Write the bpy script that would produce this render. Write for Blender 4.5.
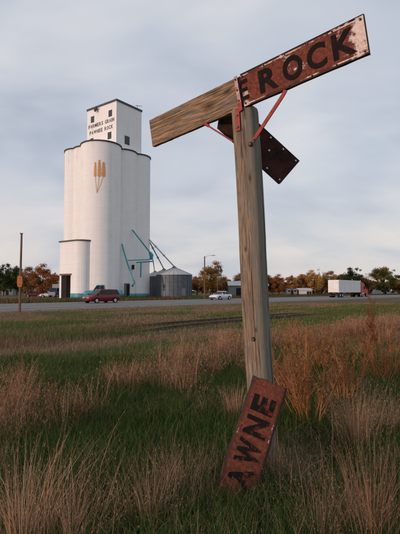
import bpy, bmesh, math, random
import numpy as np
from mathutils import Vector, Matrix
R = math.radians
S = bpy.context.scene
for o in list(bpy.data.objects): bpy.data.objects.remove(o)
# ------------------------------------------------------------------ camera
FPX, HOR, EYE = 450.0, 290.5, 1.7
TH = math.atan((HOR - 267) / FPX)
cd = bpy.data.cameras.new('camera'); cam = bpy.data.objects.new('camera', cd)
S.collection.objects.link(cam)
cam.location = (0, 0, EYE); cam.rotation_euler = (math.pi / 2 + TH, 0, 0)
cd.sensor_fit = 'HORIZONTAL'; cd.sensor_width = 36; cd.lens = 36 * FPX / 400
cd.clip_start = .05; cd.clip_end = 6000
S.camera = cam
# ------------------------------------------------------------------ sky, sun, exposure
SUN_AZ = Vector((-.788, -.616)); SUN_EL = R(6)
w = bpy.data.worlds.new('World'); S.world = w; w.use_nodes = True
nt = w.node_tree; nt.nodes.clear()
def N(t, tree=None, **kw):
    n = (tree or nt).nodes.new(t)
    for k, v in kw.items(): setattr(n, k, v)
    return n
def L(a, b, tree=None): (tree or nt).links.new(a, b)
sky = N('ShaderNodeTexSky', sky_type='NISHITA', sun_disc=False, sun_elevation=SUN_EL,
        sun_rotation=math.atan2(SUN_AZ.x, SUN_AZ.y))
tc = N('ShaderNodeTexCoord'); sp = N('ShaderNodeSeparateXYZ'); L(tc.outputs['Generated'], sp.inputs[0])
def M(op, a, b=None, tree=None, c=None):
    n = N('ShaderNodeMath', tree, operation=op)
    for i, v in enumerate((a, b, c)):
        if v is None: continue
        if isinstance(v, (int, float)): n.inputs[i].default_value = v
        else: L(v, n.inputs[i], tree)
    return n.outputs[0]
zz = M('ADD', M('MAXIMUM', sp.outputs['Z'], 0.0), 0.42)
cx = M('DIVIDE', sp.outputs['X'], zz); cy = M('DIVIDE', sp.outputs['Y'], zz)
cb = N('ShaderNodeCombineXYZ'); L(cx, cb.inputs[0]); L(cy, cb.inputs[1])
def noise(scale, detail, rough, vec, tree=None, dist=0.0):
    n = N('ShaderNodeTexNoise', tree); n.inputs['Scale'].default_value = scale
    n.inputs['Detail'].default_value = detail; n.inputs['Roughness'].default_value = rough
    n.inputs['Distortion'].default_value = dist
    if vec is not None: L(vec, n.inputs['Vector'], tree)
    return n
mp = N('ShaderNodeMapping'); L(cb.outputs[0], mp.inputs[0]); mp.inputs['Scale'].default_value = (1.0, 1.5, 1)
mp.inputs['Rotation'].default_value = (0, 0, R(12)); mp.inputs['Location'].default_value = (3.1, 1.7, 0)
n1 = noise(1.9, 4, .48, mp.outputs[0], dist=.35)
n2 = noise(4.3, 5, .5, mp.outputs[0])
def ramp(fac, stops, tree=None, interp='LINEAR'):
    r = N('ShaderNodeValToRGB', tree); cr = r.color_ramp; cr.interpolation = interp
    while len(cr.elements) < len(stops): cr.elements.new(.5)
    for e, (p, c) in zip(cr.elements, stops):
        e.position = p; e.color = tuple(c) + (1,) if len(c) == 3 else c
    L(fac, r.inputs[0], tree); return r.outputs[0]
def mixc(fac, a, b, tree=None, mode='MIX'):
    n = N('ShaderNodeMix', tree, data_type='RGBA', blend_type=mode)
    for s, v in ((n.inputs[0], fac), (n.inputs[6], a), (n.inputs[7], b)):
        if isinstance(v, (int, float)): s.default_value = v
        elif isinstance(v, tuple): s.default_value = tuple(v) + (1,)
        else: L(v, s, tree)
    return n.outputs[2]
cl = M('ADD', M('MULTIPLY', n1.outputs[0], .8), M('MULTIPLY', n2.outputs[0], .2))
K = 8.7
cloud = ramp(cl, [(.34, (.40 * K, .44 * K, .53 * K)), (.46, (.50 * K, .54 * K, .625 * K)),
                  (.56, (.575 * K, .60 * K, .66 * K)), (.68, (.67 * K, .675 * K, .70 * K))])
hz = ramp(sp.outputs['Z'], [(0.0, (1, 1, 1)), (.10, (.75, .75, .75)), (.26, (0, 0, 0))])
low = ramp(n1.outputs[0], [(.36, (.47 * K, .50 * K, .575 * K)), (.50, (.64 * K, .60 * K, .61 * K)), (.64, (.74 * K, .65 * K, .615 * K))])
cloud = mixc(M('MULTIPLY', hz, .8), cloud, low)
skyc = mixc(.86, sky.outputs[0], cloud)
bg = N('ShaderNodeBackground'); bg.inputs['Strength'].default_value = .12
L(skyc, bg.inputs[0]); wo = N('ShaderNodeOutputWorld'); L(bg.outputs[0], wo.inputs[0])
sd = bpy.data.lights.new('sun', 'SUN'); sd.energy = 1.9; sd.angle = R(2.5); sd.color = (1, .70, .56)
sun = bpy.data.objects.new('sun', sd); S.collection.objects.link(sun)
sv = Vector((SUN_AZ.x * math.cos(SUN_EL), SUN_AZ.y * math.cos(SUN_EL), math.sin(SUN_EL)))
sun.rotation_euler = (-sv).to_track_quat('-Z', 'Y').to_euler(); sun.location = (-60, -20, 60)
S.render.engine = 'CYCLES'
S.view_settings.view_transform = 'Standard'; S.view_settings.look = 'None'
S.view_settings.exposure = 0.15; S.view_settings.gamma = 1.0; S.view_settings.use_curve_mapping = False
S.render.resolution_x = 767; S.render.resolution_y = 1024
# ------------------------------------------------------------------ helpers
COL = S.collection
random.seed(7); rng = np.random.default_rng(11)
FW = Vector((0, math.cos(TH), math.sin(TH))); UP = Vector((0, -math.sin(TH), math.cos(TH))); RT = Vector((1, 0, 0))
def P(px, py, d):                      # measured point of the photograph at a real distance (m)
    return Vector((0, 0, EYE)) + d * (FW + RT * ((px - 200) / FPX) + UP * ((267 - py) / FPX))
def G(px, py):                         # the ground under a measured point
    d = FW + RT * ((px - 200) / FPX) + UP * ((267 - py) / FPX)
    return Vector((0, 0, EYE)) + d * (EYE / -d.z)
TR = R(40); RU = Vector((math.sin(TR), math.cos(TR), 0)); RN = Vector((-math.cos(TR), math.sin(TR), 0))  # along / away across the road
def W(p, s, z=0): return RN * p + RU * s + Vector((0, 0, z))
def tag(o, label=None, cat=None, group=None, kind=None):
    for k, v in (('label', label), ('category', cat), ('group', group), ('kind', kind)):
        if v: o[k] = v
    return o
def empty(name, loc=(0, 0, 0), rz=0, **kw):
    o = bpy.data.objects.new(name, None); COL.objects.link(o); o.location = loc; o.rotation_euler = (0, 0, rz)
    o.empty_display_size = .2
    return tag(o, **kw)
def link(name, me, mat=None, parent=None, loc=None, rot=None, **kw):
    o = bpy.data.objects.new(name, me); COL.objects.link(o)
    if mat is not None and not me.materials: me.materials.append(mat)
    if parent: o.parent = parent
    if loc is not None: o.location = loc
    if rot is not None: o.rotation_euler = rot
    return tag(o, **kw)
def copy_tree(o, parent=None):
    c = o.copy(); COL.objects.link(c); c.parent = parent
    for ch in [x for x in KIDS.get(o.name, [])]: copy_tree(ch, c)
    return c
KIDS = {}
def note_kids(root):
    for o in COL.objects:
        if o.parent: KIDS.setdefault(o.parent.name, []).append(o) if o not in KIDS.get(o.parent.name, []) else None
class MB:
    def __init__(s): s.v = []; s.f = []; s.sm = []
    def add(s, vs, fs, smooth=False):
        b = len(s.v); s.v += [tuple(x) for x in vs]
        for f in fs: s.f.append([i + b for i in f]); s.sm.append(smooth)
        return s
    def box(s, a, b, mat=None):
        (x0, y0, z0), (x1, y1, z1) = a, b
        vs = [Vector((x, y, z)) for z in (z0, z1) for y in (y0, y1) for x in (x0, x1)]
        if mat is not None: vs = [mat @ v for v in vs]
        return s.add(vs, [(0, 2, 3, 1), (4, 5, 7, 6), (0, 1, 5, 4), (2, 6, 7, 3), (0, 4, 6, 2), (1, 3, 7, 5)])
    def prism(s, poly, z0, z1, mat=None):
        n = len(poly); vs = [Vector((x, y, z0)) for x, y in poly] + [Vector((x, y, z1)) for x, y in poly]
        if mat is not None: vs = [mat @ v for v in vs]
        return s.add(vs, [tuple(range(n))[::-1], tuple(range(n, 2 * n))] + [(i, (i + 1) % n, n + (i + 1) % n, n + i) for i in range(n)])
    def tube(s, pts, rad, n=8, cap=True):
        pts = [Vector(p) for p in pts]; rad = rad if isinstance(rad, (list, tuple)) else [rad] * len(pts)
        vs = []
        for i, p in enumerate(pts):
            t = (pts[min(i + 1, len(pts) - 1)] - pts[max(i - 1, 0)]).normalized()
            a = t.cross(Vector((0, 0, 1)) if abs(t.z) < .95 else Vector((1, 0, 0))).normalized(); b = t.cross(a)
            for k in range(n):
                q = 2 * math.pi * k / n; vs.append(p + (a * math.cos(q) + b * math.sin(q)) * rad[i])
        fs = [(i * n + k, i * n + (k + 1) % n, (i + 1) * n + (k + 1) % n, (i + 1) * n + k) for i in range(len(pts) - 1) for k in range(n)]
        s.add(vs, fs, True)
        if cap: s.add(vs[:n], [tuple(range(n))]); s.add(vs[-n:], [tuple(range(n))[::-1]])
        return s
    def lathe(s, prof, n=48, c=(0, 0), cap=False, a0=0, a1=2 * math.pi):
        full = abs(a1 - a0 - 2 * math.pi) < 1e-6; m = n if full else n + 1; vs = []
        for r, z in prof:
            for k in range(m):
                q = a0 + (a1 - a0) * k / n; vs.append((c[0] + r * math.cos(q), c[1] + r * math.sin(q), z))
        fs = [(i * m + k, i * m + (k + 1) % m, (i + 1) * m + (k + 1) % m, (i + 1) * m + k) for i in range(len(prof) - 1) for k in range(n)]
        s.add(vs, fs, True)
        if cap: s.add(vs[-m:], [tuple(range(m))])
        return s
    def mesh(s, name):
        me = bpy.data.meshes.new(name); me.from_pydata(s.v, [], s.f)
        me.polygons.foreach_set('use_smooth', s.sm); me.update(); return me
    def build(s, name, mat, parent=None, bevel=0, **kw):
        me = s.mesh(name)
        if bevel:
            bm = bmesh.new(); bm.from_mesh(me); bmesh.ops.remove_doubles(bm, verts=bm.verts, dist=1e-5)
            ed = [e for e in bm.edges if len(e.link_faces) == 2 and e.calc_face_angle(0) > .6]
            bmesh.ops.bevel(bm, geom=ed, offset=bevel, segments=2, affect='EDGES', profile=.6)
            bm.to_mesh(me); bm.free()
        me.materials.append(mat)
        return link(name, me, None, parent, **kw)
# ------------------------------------------------------------------ materials
def mat_base(name):
    m = bpy.data.materials.new(name); m.use_nodes = True; t = m.node_tree
    return m, t, t.nodes['Principled BSDF']
def mat(name, col, rough=.6, metal=0.0, var=.12, scale=3.0, bump=0.0, bscale=40.0, spec=.4, stretch=(1, 1, 1)):
    m, t, b = mat_base(name)
    co = N('ShaderNodeTexCoord', t); mpn = N('ShaderNodeMapping', t); L(co.outputs['Object'], mpn.inputs[0], t)
    mpn.inputs['Scale'].default_value = stretch
    n = noise(scale, 6, .6, mpn.outputs[0], t)
    lo = tuple(c * (1 - var * 2) for c in col); hi = tuple(min(1, c * (1 + var * 1.4)) for c in col)
    L(ramp(n.outputs[0], [(.3, lo), (.5, col), (.72, hi)], t), b.inputs['Base Color'], t)
    b.inputs['Roughness'].default_value = rough; b.inputs['Metallic'].default_value = metal
    b.inputs['Specular IOR Level'].default_value = spec
    if bump:
        n2 = noise(bscale, 5, .6, mpn.outputs[0], t); bp = N('ShaderNodeBump', t)
        bp.inputs['Strength'].default_value = bump; bp.inputs['Distance'].default_value = .02
        L(n2.outputs[0], bp.inputs['Height'], t); L(bp.outputs[0], b.inputs['Normal'], t)
    return m
def leaf_mat(name, rough=.8, trans=.2, rnd=.0):
    m = bpy.data.materials.new(name); m.use_nodes = True; t = m.node_tree; t.nodes.clear()
    at = N('ShaderNodeAttribute', t, attribute_name='col'); c = at.outputs['Color']
    if rnd:
        oi = N('ShaderNodeObjectInfo', t); hs = N('ShaderNodeHueSaturation', t)
        L(M('ADD', M('MULTIPLY', oi.outputs['Random'], rnd, t), .5 - rnd / 2, t), hs.inputs['Hue'], t)
        L(M('ADD', M('MULTIPLY', oi.outputs['Random'], .5, t), .75, t), hs.inputs['Value'], t); L(c, hs.inputs['Color'], t); c = hs.outputs[0]
    d = N('ShaderNodeBsdfDiffuse', t); tr = N('ShaderNodeBsdfTranslucent', t); mx = N('ShaderNodeMixShader', t)
    L(c, d.inputs[0], t); L(c, tr.inputs[0], t); mx.inputs[0].default_value = trans
    L(d.outputs[0], mx.inputs[1], t); L(tr.outputs[0], mx.inputs[2], t)
    o = N('ShaderNodeOutputMaterial', t); L(mx.outputs[0], o.inputs[0], t); return m
MT = {}
MT['leaf'] = leaf_mat('leaf'); MT['treeleaf'] = leaf_mat('tree_leaf', trans=.25, rnd=.03)
MT['bark'] = mat('bark', (.07, .05, .035), .9, bump=.5, bscale=8)
MT['steel'] = mat('galvanised_steel', (.40, .42, .44), .42, .75, .12, 1.2)
MT['binwall'] = mat('bin_sheet', (.12, .14, .165), .6, .35, .12, 1.2)
MT['binroof'] = mat('bin_roof_sheet', (.48, .49, .50), .6, .3, .08, 1.2)
MT['teal'] = mat('teal_paint', (.06, .30, .36), .5, var=.15, scale=1.5)
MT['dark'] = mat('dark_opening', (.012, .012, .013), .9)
MT['glass'] = mat('window_glass', (.012, .014, .018), .06, spec=.32)
MT['tyre'] = mat('tyre_rubber', (.015, .015, .016), .85)
MT['rim'] = mat('wheel_rim', (.55, .55, .57), .35, .6)
MT['chrome'] = mat('bright_metal', (.6, .6, .6), .25, .9)
MT['lamp'] = mat('lamp_lens', (.75, .75, .72), .15)
MT['taillamp'] = mat('tail_lamp', (.35, .01, .01), .2)
MT['redpaint'] = mat('dark_red_paint', (.16, .012, .018), .3, var=.05)
MT['whitepaint'] = mat('white_paint', (.72, .73, .75), .35, var=.04)
MT['truckred'] = mat('truck_red', (.55, .035, .02), .35, var=.05)
MT['bluepaint'] = mat('dark_blue_paint', (.03, .07, .13), .4, var=.1)
MT['trailer'] = mat('trailer_white', (.74, .74, .74), .45, var=.06, scale=.8)
MT['black'] = mat('black_plastic', (.02, .02, .02), .6)
MT['trimdark'] = mat('dark_cornice', (.07, .075, .085), .7, var=.2)
MT['wood_pole'] = mat('pole_wood', (.15, .085, .055), .85, var=.25, scale=2, stretch=(6, 6, .5))
MT['orange'] = mat('orange_marker', (.42, .12, .03), .5, var=.15)
MT['rail'] = mat('rail_steel', (.10, .065, .05), .6, .3, .2, 2)
MT['sleeper'] = mat('sleeper_wood', (.16, .125, .095), .9, var=.3, scale=2, bump=.5, bscale=20)
MT['ballast'] = mat('ballast', (.26, .19, .125), .95, var=.35, scale=9, bump=.8, bscale=30)
MT['roofpale'] = mat('pale_roof', (.42, .47, .45), .5, var=.08)
MT['wallgrey'] = mat('grey_wall', (.20, .22, .22), .8, var=.1)
MT['wallwhite'] = mat('white_wall', (.62, .62, .60), .8, var=.08)
MT['roofdark'] = mat('dark_roof', (.09, .085, .085), .85, var=.15)
MT['road'] = mat('asphalt', (.17, .17, .175), .9, var=.10, scale=.35, bump=.3, bscale=30)
MT['gravel'] = mat('gravel_shoulder', (.21, .17, .14), .95, var=.22, scale=1.4, bump=.5, bscale=30)
MT['markw'] = mat('white_line', (.6, .6, .58), .8, var=.15); MT['marky'] = mat('yellow_line', (.5, .36, .06), .8, var=.15)

def concrete():
    m, t, b = mat_base('white_concrete')
    co = N('ShaderNodeTexCoord', t); mpn = N('ShaderNodeMapping', t); L(co.outputs['Object'], mpn.inputs[0], t)
    mpn.inputs['Scale'].default_value = (1.6, 1.6, .045)
    a = noise(1.0, 7, .68, mpn.outputs[0], t); c = noise(.35, 7, .68, co.outputs['Object'], t)
    f = M('ADD', M('MULTIPLY', a.outputs[0], .55, t), M('MULTIPLY', c.outputs[0], .45, t), t)
    col = ramp(f, [(.33, (.64, .63, .61)), (.43, (.80, .797, .79)), (.60, (.86, .86, .855))], t)
    sz = N('ShaderNodeSeparateXYZ', t); L(co.outputs['Object'], sz.inputs[0], t)   # slip-form pour lines
    fr = M('FRACT', M('MULTIPLY', sz.outputs['Z'], .41, t), None, t)
    ln = M('MULTIPLY', M('LESS_THAN', fr, .035, t), M('MULTIPLY', ramp(c.outputs[0], [(.42, (0, 0, 0)), (.65, (.4, .4, .4))], t), 1.0, t), t)
    L(mixc(ln, col, (.5, .48, .45), t), b.inputs['Base Color'], t); b.inputs['Roughness'].default_value = .85
    b.inputs['Specular IOR Level'].default_value = .2
    return m
MT['concrete'] = concrete()
def wood(name, c0, c1, c2, axis, knots=(), green=None, wob=10.0, ringw=.10):
    """grain runs along local `axis`; knots = (along, across, size)"""
    m, t, b = mat_base(name)
    co = N('ShaderNodeTexCoord', t); sx = N('ShaderNodeSeparateXYZ', t); L(co.outputs['Object'], sx.inputs[0], t)
    al = sx.outputs[axis]; ac = sx.outputs['Z' if axis == 'X' else 'X']; dp = sx.outputs['Y']
    wv = noise(1.6, 3, .5, co.outputs['Object'], t)
    mpw = N('ShaderNodeMapping', t); L(co.outputs['Object'], mpw.inputs[0], t)
    sw = [5, 5, 5]; sw['XYZ'.index(axis)] = 1.0; mpw.inputs['Scale'].default_value = sw; wv = noise(1.0, 4, .55, mpw.outputs[0], t)
    ph = M('ADD', M('MULTIPLY', ac, 120.0, t), M('MULTIPLY', wv.outputs[0], wob, t), t)
    kn = None
    for (ka, kc, ks) in knots:
        da = M('MULTIPLY', M('SUBTRACT', al, ka, t), .42 / ks, t); dc = M('MULTIPLY', M('SUBTRACT', ac, kc, t), 1.0 / ks, t)
        r2 = M('ADD', M('MULTIPLY', da, da, t), M('MULTIPLY', dc, dc, t), t)
        e = M('POWER', 2.718, M('MULTIPLY', r2, -1.0, t), t)
        ph = M('ADD', ph, M('MULTIPLY', e, 9.0, t), t)
        core = M('POWER', 2.718, M('MULTIPLY', r2, -11.0, t), t)
        kn = core if kn is None else M('MAXIMUM', kn, core, t)
    g = M('ADD', M('MULTIPLY', M('SINE', ph, None, t), .5, t), .5, t)
    mp2 = N('ShaderNodeMapping', t); L(co.outputs['Object'], mp2.inputs[0], t)
    sc = [130, 130, 130]; sc['XYZ'.index(axis)] = 2.4; mp2.inputs['Scale'].default_value = sc
    fine = noise(1.0, 8, .72, mp2.outputs[0], t, .25); mp3 = N('ShaderNodeMapping', t); L(co.outputs['Object'], mp3.inputs[0], t)
    sc = [42, 42, 42]; sc['XYZ'.index(axis)] = .8; mp3.inputs['Scale'].default_value = sc; crk = noise(1.0, 3, .5, mp3.outputs[0], t, .4); mp4 = N('ShaderNodeMapping', t); L(co.outputs['Object'], mp4.inputs[0], t)
    sc = [330, 330, 330]; sc['XYZ'.index(axis)] = 7.0; mp4.inputs['Scale'].default_value = sc; fib = noise(1.0, 4, .7, mp4.outputs[0], t)
    f = M('ADD', M('MULTIPLY', g, ringw, t), M('MULTIPLY', fine.outputs[0], 1.0 - ringw, t), t)
    col = ramp(f, [(.36, c0), (.50, c1), (.66, c2)], t)
    gp = noise(4.5, 5, .65, mpw.outputs[0], t); lum = tuple([sum(c1) / 3 * .85] * 3)
    col = mixc(ramp(gp.outputs[0], [(.42, (0, 0, 0)), (.62, (.6, .6, .6))], t), col, mixc(fine.outputs[0], tuple(x * .45 for x in lum), tuple(min(1, x * 1.5) for x in lum), t), t)
    blot = noise(3.0, 4, .6, co.outputs['Object'], t)
    col = mixc(ramp(blot.outputs[0], [(.48, (0, 0, 0)), (.75, (.35, .35, .35))], t), col, tuple(x * .55 for x in c0), t)
    col = mixc(ramp(fib.outputs[0], [(.36, (.75, .75, .75)), (.52, (0, 0, 0))], t), col, tuple(x * .5 for x in c0), t)
    col = mixc(ramp(fib.outputs[0], [(.56, (0, 0, 0)), (.72, (.55, .55, .55))], t), col, tuple(min(1, x * 1.15) for x in c2), t)
    if green:
        gm = noise(2.2, 4, .6, mp2.outputs[0], t); gg = N('ShaderNodeSeparateXYZ', t); L(co.outputs['Object'], gg.inputs[0], t)
        edge = M('ADD', M('MULTIPLY', gg.outputs['X'], 14.0, t), M('MULTIPLY', gm.outputs[0], .8, t), t)
        col = mixc(ramp(edge, [(.85, (0, 0, 0)), (1.2, (.6, .6, .6))], t), col, green, t)  # paints the unlit right side of the post into its colour
    if kn is not None: col = mixc(M('MULTIPLY', kn, .85, t), col, (.045, .022, .01), t)
    cr = ramp(crk.outputs[0], [(.36, (1, 1, 1)), (.378, (0, 0, 0))], t)
    col = mixc(M('MULTIPLY', cr, .8, t), col, (.02, .014, .01), t)
    L(col, b.inputs['Base Color'], t); b.inputs['Roughness'].default_value = .85; b.inputs['Specular IOR Level'].default_value = .2
    bp = N('ShaderNodeBump', t); bp.inputs['Strength'].default_value = .7; bp.inputs['Distance'].default_value = .004
    L(M('SUBTRACT', M('ADD', f, fib.outputs[0], t), M('MULTIPLY', cr, 1.2, t), t), bp.inputs['Height'], t); L(bp.outputs[0], b.inputs['Normal'], t)
    return m
def enamel(name, half_x, half_z, white_at, seed, darker=1.0, left_at=.9, thr=.66, tint=(1, 1, 1)):
    """rusted white-lettered station sign sheet, local X along, Z across"""
    m, t, b = mat_base(name)
    co = N('ShaderNodeTexCoord', t); mpn = N('ShaderNodeMapping', t); L(co.outputs['Object'], mpn.inputs[0], t)
    mpn.inputs['Location'].default_value = (seed, seed * .7, seed * 1.3)
    v = mpn.outputs[0]; sx = N('ShaderNodeSeparateXYZ', t); L(co.outputs['Object'], sx.inputs[0], t)
    big = noise(5.0, 8, .62, v, t, .3); fin = noise(38, 6, .7, v, t); mpd = N('ShaderNodeMapping', t); L(v, mpd.inputs[0], t)
    mpd.inputs['Scale'].default_value = (22, 22, 2.2); drip = noise(1.0, 5, .6, mpd.outputs[0], t)
    k = darker
    rust = ramp(fin.outputs[0], [(.28, (.045 * k, .012 * k, .008 * k)), (.5, (.20 * k, .035 * k, .018 * k)), (.72, (.34 * k, .085 * k, .04 * k))], t)
    rust = mixc(ramp(drip.outputs[0], [(.5, (0, 0, 0)), (.72, (.7, .7, .7))], t), rust, (.05 * k, .018 * k, .012 * k), t)
    white = ramp(fin.outputs[0], [(.3, (.42, .25, .20)), (.55, (.62, .50, .45)), (.8, (.74, .68, .64))], t)
    xr = M('DIVIDE', sx.outputs['X'], half_x, t)
    ends = M('ADD', ramp(M('SUBTRACT', xr, white_at, t), [(0, (0, 0, 0)), (.30, (1, 1, 1))], t), ramp(M('SUBTRACT', M('MULTIPLY', xr, -1.0, t), left_at, t), [(0, (0, 0, 0)), (.15, (1, 1, 1))], t), t)
    ez = M('SUBTRACT', half_z, M('ABSOLUTE', sx.outputs['Z'], None, t), t); ex = M('SUBTRACT', half_x, M('ABSOLUTE', sx.outputs['X'], None, t), t)
    dmin = M('MINIMUM', ez, ex, t)
    line = M('MULTIPLY', M('GREATER_THAN', dmin, .012, t), M('LESS_THAN', dmin, .022, t), t)
    wmask = M('ADD', M('MULTIPLY', ends, .17, t), M('MULTIPLY', line, .13, t), t)
    wm = ramp(M('ADD', M('ADD', M('MULTIPLY', big.outputs[0], .8, t), M('MULTIPLY', fin.outputs[0], .25, t), t), wmask, t), [(thr, (0, 0, 0)), (thr + .06, (1, 1, 1))], t)
    rust = mixc(1.0, rust, tuple(tint), t, 'MULTIPLY')
    dk = ramp(M('ADD', M('MULTIPLY', dmin, 9.0, t), M('MULTIPLY', big.outputs[0], .55, t), t), [(.30, (.85, .85, .85)), (.52, (0, 0, 0))], t)
    rust = mixc(dk, rust, (.03, .012, .009), t)
    col = mixc(wm, rust, white, t)
    L(col, b.inputs['Base Color'], t)
    L(ramp(wm, [(0, (.85, .85, .85)), (1, (.45, .45, .45))], t), b.inputs['Roughness'], t)
    bp = N('ShaderNodeBump', t); bp.inputs['Strength'].default_value = .5; bp.inputs['Distance'].default_value = .003
    L(M('ADD', fin.outputs[0], wm, t), bp.inputs['Height'], t); L(bp.outputs[0], b.inputs['Normal'], t)
    return m
def worn_black(name, rustier):
    m, t, b = mat_base(name); co = N('ShaderNodeTexCoord', t)
    a = noise(26, 7, .7, co.outputs['Object'], t); c = noise(7, 5, .6, co.outputs['Object'], t)
    f = M('ADD', M('MULTIPLY', a.outputs[0], .5, t), M('MULTIPLY', c.outputs[0], .5, t), t)
    L(ramp(f, [(.52, (.011, .009, .009)), (.62 - rustier * .07, (.03, .012, .009)), (.70 - rustier * .09, (.16, .035, .02))], t), b.inputs['Base Color'], t)
    b.inputs['Roughness'].default_value = .8; b.inputs['Specular IOR Level'].default_value = .1; return m
MT['plank'] = wood('weathered_plank', (.08, .038, .017), (.34, .20, .105), (.56, .385, .23), 'X', knots=((-.35, .0, .11), (-.12, .06, .07), (.42, .05, .05)))
MT['post'] = wood('weathered_post', (.085, .054, .033), (.31, .215, .14), (.50, .385, .275), 'Z', knots=((2.1, -.03, .04), (1.35, .03, .04), (2.75, .05, .05)), green=(.16, .17, .145), wob=5.0, ringw=.035)
MT['boarddark'] = wood('dark_board', (.02, .012, .008), (.045, .026, .018), (.07, .045, .03), 'X')
MT['rock_face'] = enamel('rusted_sign_sheet', .62, .15, .42, 3.0, .75, .72, .635, (1, 1, .9))
MT['awne_face'] = enamel('rusted_fallen_sheet', .70, .15, .95, 9.0, .85, .95, .715, (.85, .98, .75))
MT['letter'] = worn_black('worn_black_letter', 0); MT['letter_rust'] = worn_black('rusty_black_letter', 1)
MT['redsteel'] = mat('red_painted_steel', (.33, .045, .035), .6, .1, .25, 30, bump=.3, bscale=80)
MT['pinksteel'] = mat('faded_strap', (.50, .30, .27), .6, .1, .3, 30, bump=.3, bscale=80)
MT['rustdark'] = mat('dark_rust', (.05, .016, .011), .8, .2, .45, 7, bump=.4, bscale=50)
MT['bolt'] = mat('bolt', (.12, .09, .08), .6, .6)
MT['wheat'] = mat('wheat_emblem_paint', (.66, .33, .14), .7, var=.2, scale=4)
MT['darkletter'] = mat('faded_black_paint', (.12, .105, .10), .8, var=.2, scale=2)

def vnoise(x, y, seed=0):
    r = np.random.default_rng(seed); g = r.random((64, 64)); xi = np.floor(x).astype(int); yi = np.floor(y).astype(int)
    fx = x - xi; fy = y - yi; fx = fx * fx * (3 - 2 * fx); fy = fy * fy * (3 - 2 * fy)
    q = lambda a, b: g[a % 64, b % 64]
    return (q(xi, yi) * (1 - fx) + q(xi + 1, yi) * fx) * (1 - fy) + (q(xi, yi + 1) * (1 - fx) + q(xi + 1, yi + 1) * fx) * fy
def gh(x, y):
    x = np.asarray(x, float); y = np.asarray(y, float); d = np.hypot(x, y)
    f = np.clip((22 - d) / 10, 0, 1)
    return f * (.10 * (vnoise(x * .9 + 9, y * .9 + 5, 1) - .5) + .05 * (vnoise(x * 2.7, y * 2.7, 2) - .5))
def pers(x, y): return -math.cos(TR) * x + math.sin(TR) * y      # distance across, from the camera toward the road
# ------------------------------------------------------------------ ground, road, track
def axis(near, far, st, gr):
    a = list(np.arange(0, near, st)); s = st
    while a[-1] < far: s *= gr; a.append(a[-1] + s)
    return a
ax = axis(14, 1800, .3, 1.22); xs = np.array([-v for v in ax[:0:-1]] + ax); ys = xs.copy()
X, Y = np.meshgrid(xs, ys); Z = gh(X, Y); nx = len(xs)
me = bpy.data.meshes.new('ground')
me.from_pydata(list(zip(X.ravel(), Y.ravel(), Z.ravel())), [], [(j * nx + i, j * nx + i + 1, (j + 1) * nx + i + 1, (j + 1) * nx + i) for j in range(nx - 1) for i in range(nx - 1)])
me.polygons.foreach_set('use_smooth', [True] * len(me.polygons))
m, t, b = mat_base('prairie_ground'); co = N('ShaderNodeTexCoord', t); mpn = N('ShaderNodeMapping', t); L(co.outputs['Object'], mpn.inputs[0], t)
mpn.inputs['Rotation'].default_value = (0, 0, R(-50)); mpn.inputs['Scale'].default_value = (1, 1, 1)
mps = N('ShaderNodeMapping', t); L(mpn.outputs[0], mps.inputs[0], t); mps.inputs['Scale'].default_value = (.05, .28, 1)
a1 = noise(1.0, 8, .62, mps.outputs[0], t); a2 = noise(2.5, 8, .7, co.outputs['Object'], t); a3 = noise(22, 6, .7, co.outputs['Object'], t)
soil = ramp(a3.outputs[0], [(.3, (.07, .046, .03)), (.5, (.15, .10, .064)), (.7, (.25, .18, .12))], t)
grs = ramp(a3.outputs[0], [(.3, (.03, .042, .012)), (.5, (.07, .09, .03)), (.7, (.13, .14, .055))], t)
f = M('ADD', M('MULTIPLY', a1.outputs[0], .7, t), M('MULTIPLY', a2.outputs[0], .3, t), t)
L(mixc(ramp(f, [(.47, (0, 0, 0)), (.56, (.85, .85, .85))], t), soil, grs, t), b.inputs['Base Color'], t)
b.inputs['Roughness'].default_value = .95; b.inputs['Specular IOR Level'].default_value = .1
bp = N('ShaderNodeBump', t); bp.inputs['Strength'].default_value = .8; bp.inputs['Distance'].default_value = .05
L(a3.outputs[0], bp.inputs['Height'], t); L(bp.outputs[0], b.inputs['Normal'], t)
link('ground', me, m, kind='structure')
def strip(name, p0, p1, z, mt, s0=-150, s1=900, z0=None, kind='structure', parent=None):
    """long strip parallel to the road with sloping sides"""
    mb = MB(); z0 = z - .25 if z0 is None else z0; sl = (z - z0) * 1.6
    pr = [(p0 - sl, z0), (p0, z), (p1, z), (p1 + sl, z0)]; n = 60; vs = []
    for i in range(n + 1):
        s = s0 + (s1 - s0) * (i / n) ** 1.6
        vs += [W(p, s, q) for p, q in pr]
    mb.add(vs, [(i * 4 + k, (i + 1) * 4 + k, (i + 1) * 4 + k + 1, i * 4 + k + 1) for i in range(n) for k in range(3)])
    o = mb.build(name, mt, parent)
    if kind: o['kind'] = kind
    return o
strip('road_shoulder', 34.2, 53.4, .10, MT['gravel'])
strip('road', 37.6, 51.6, .135, MT['road'], z0=.09)
for p, wd, mk in ((39.2, .12, 'markw'), (50.0, .12, 'markw'), (44.35, .12, 'marky'), (44.75, .12, 'marky')):
    strip('road_marking', p, p + wd, .141, MT[mk], z0=.1385)
strip('track_bed', 12.9, 15.9, .02, MT['ballast'], s0=12, s1=33, z0=-.15)
TRK = 14.4
track = empty('railway_track', W(TRK, 20, 0), label='rusty railway track half buried in grass between sign and road', cat='track')
def sink(s): return -.32 * min(1, max(0, (14.5 - s) / 6, (s - 27) / 9))      # the old line disappears into the soil on the left
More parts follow.
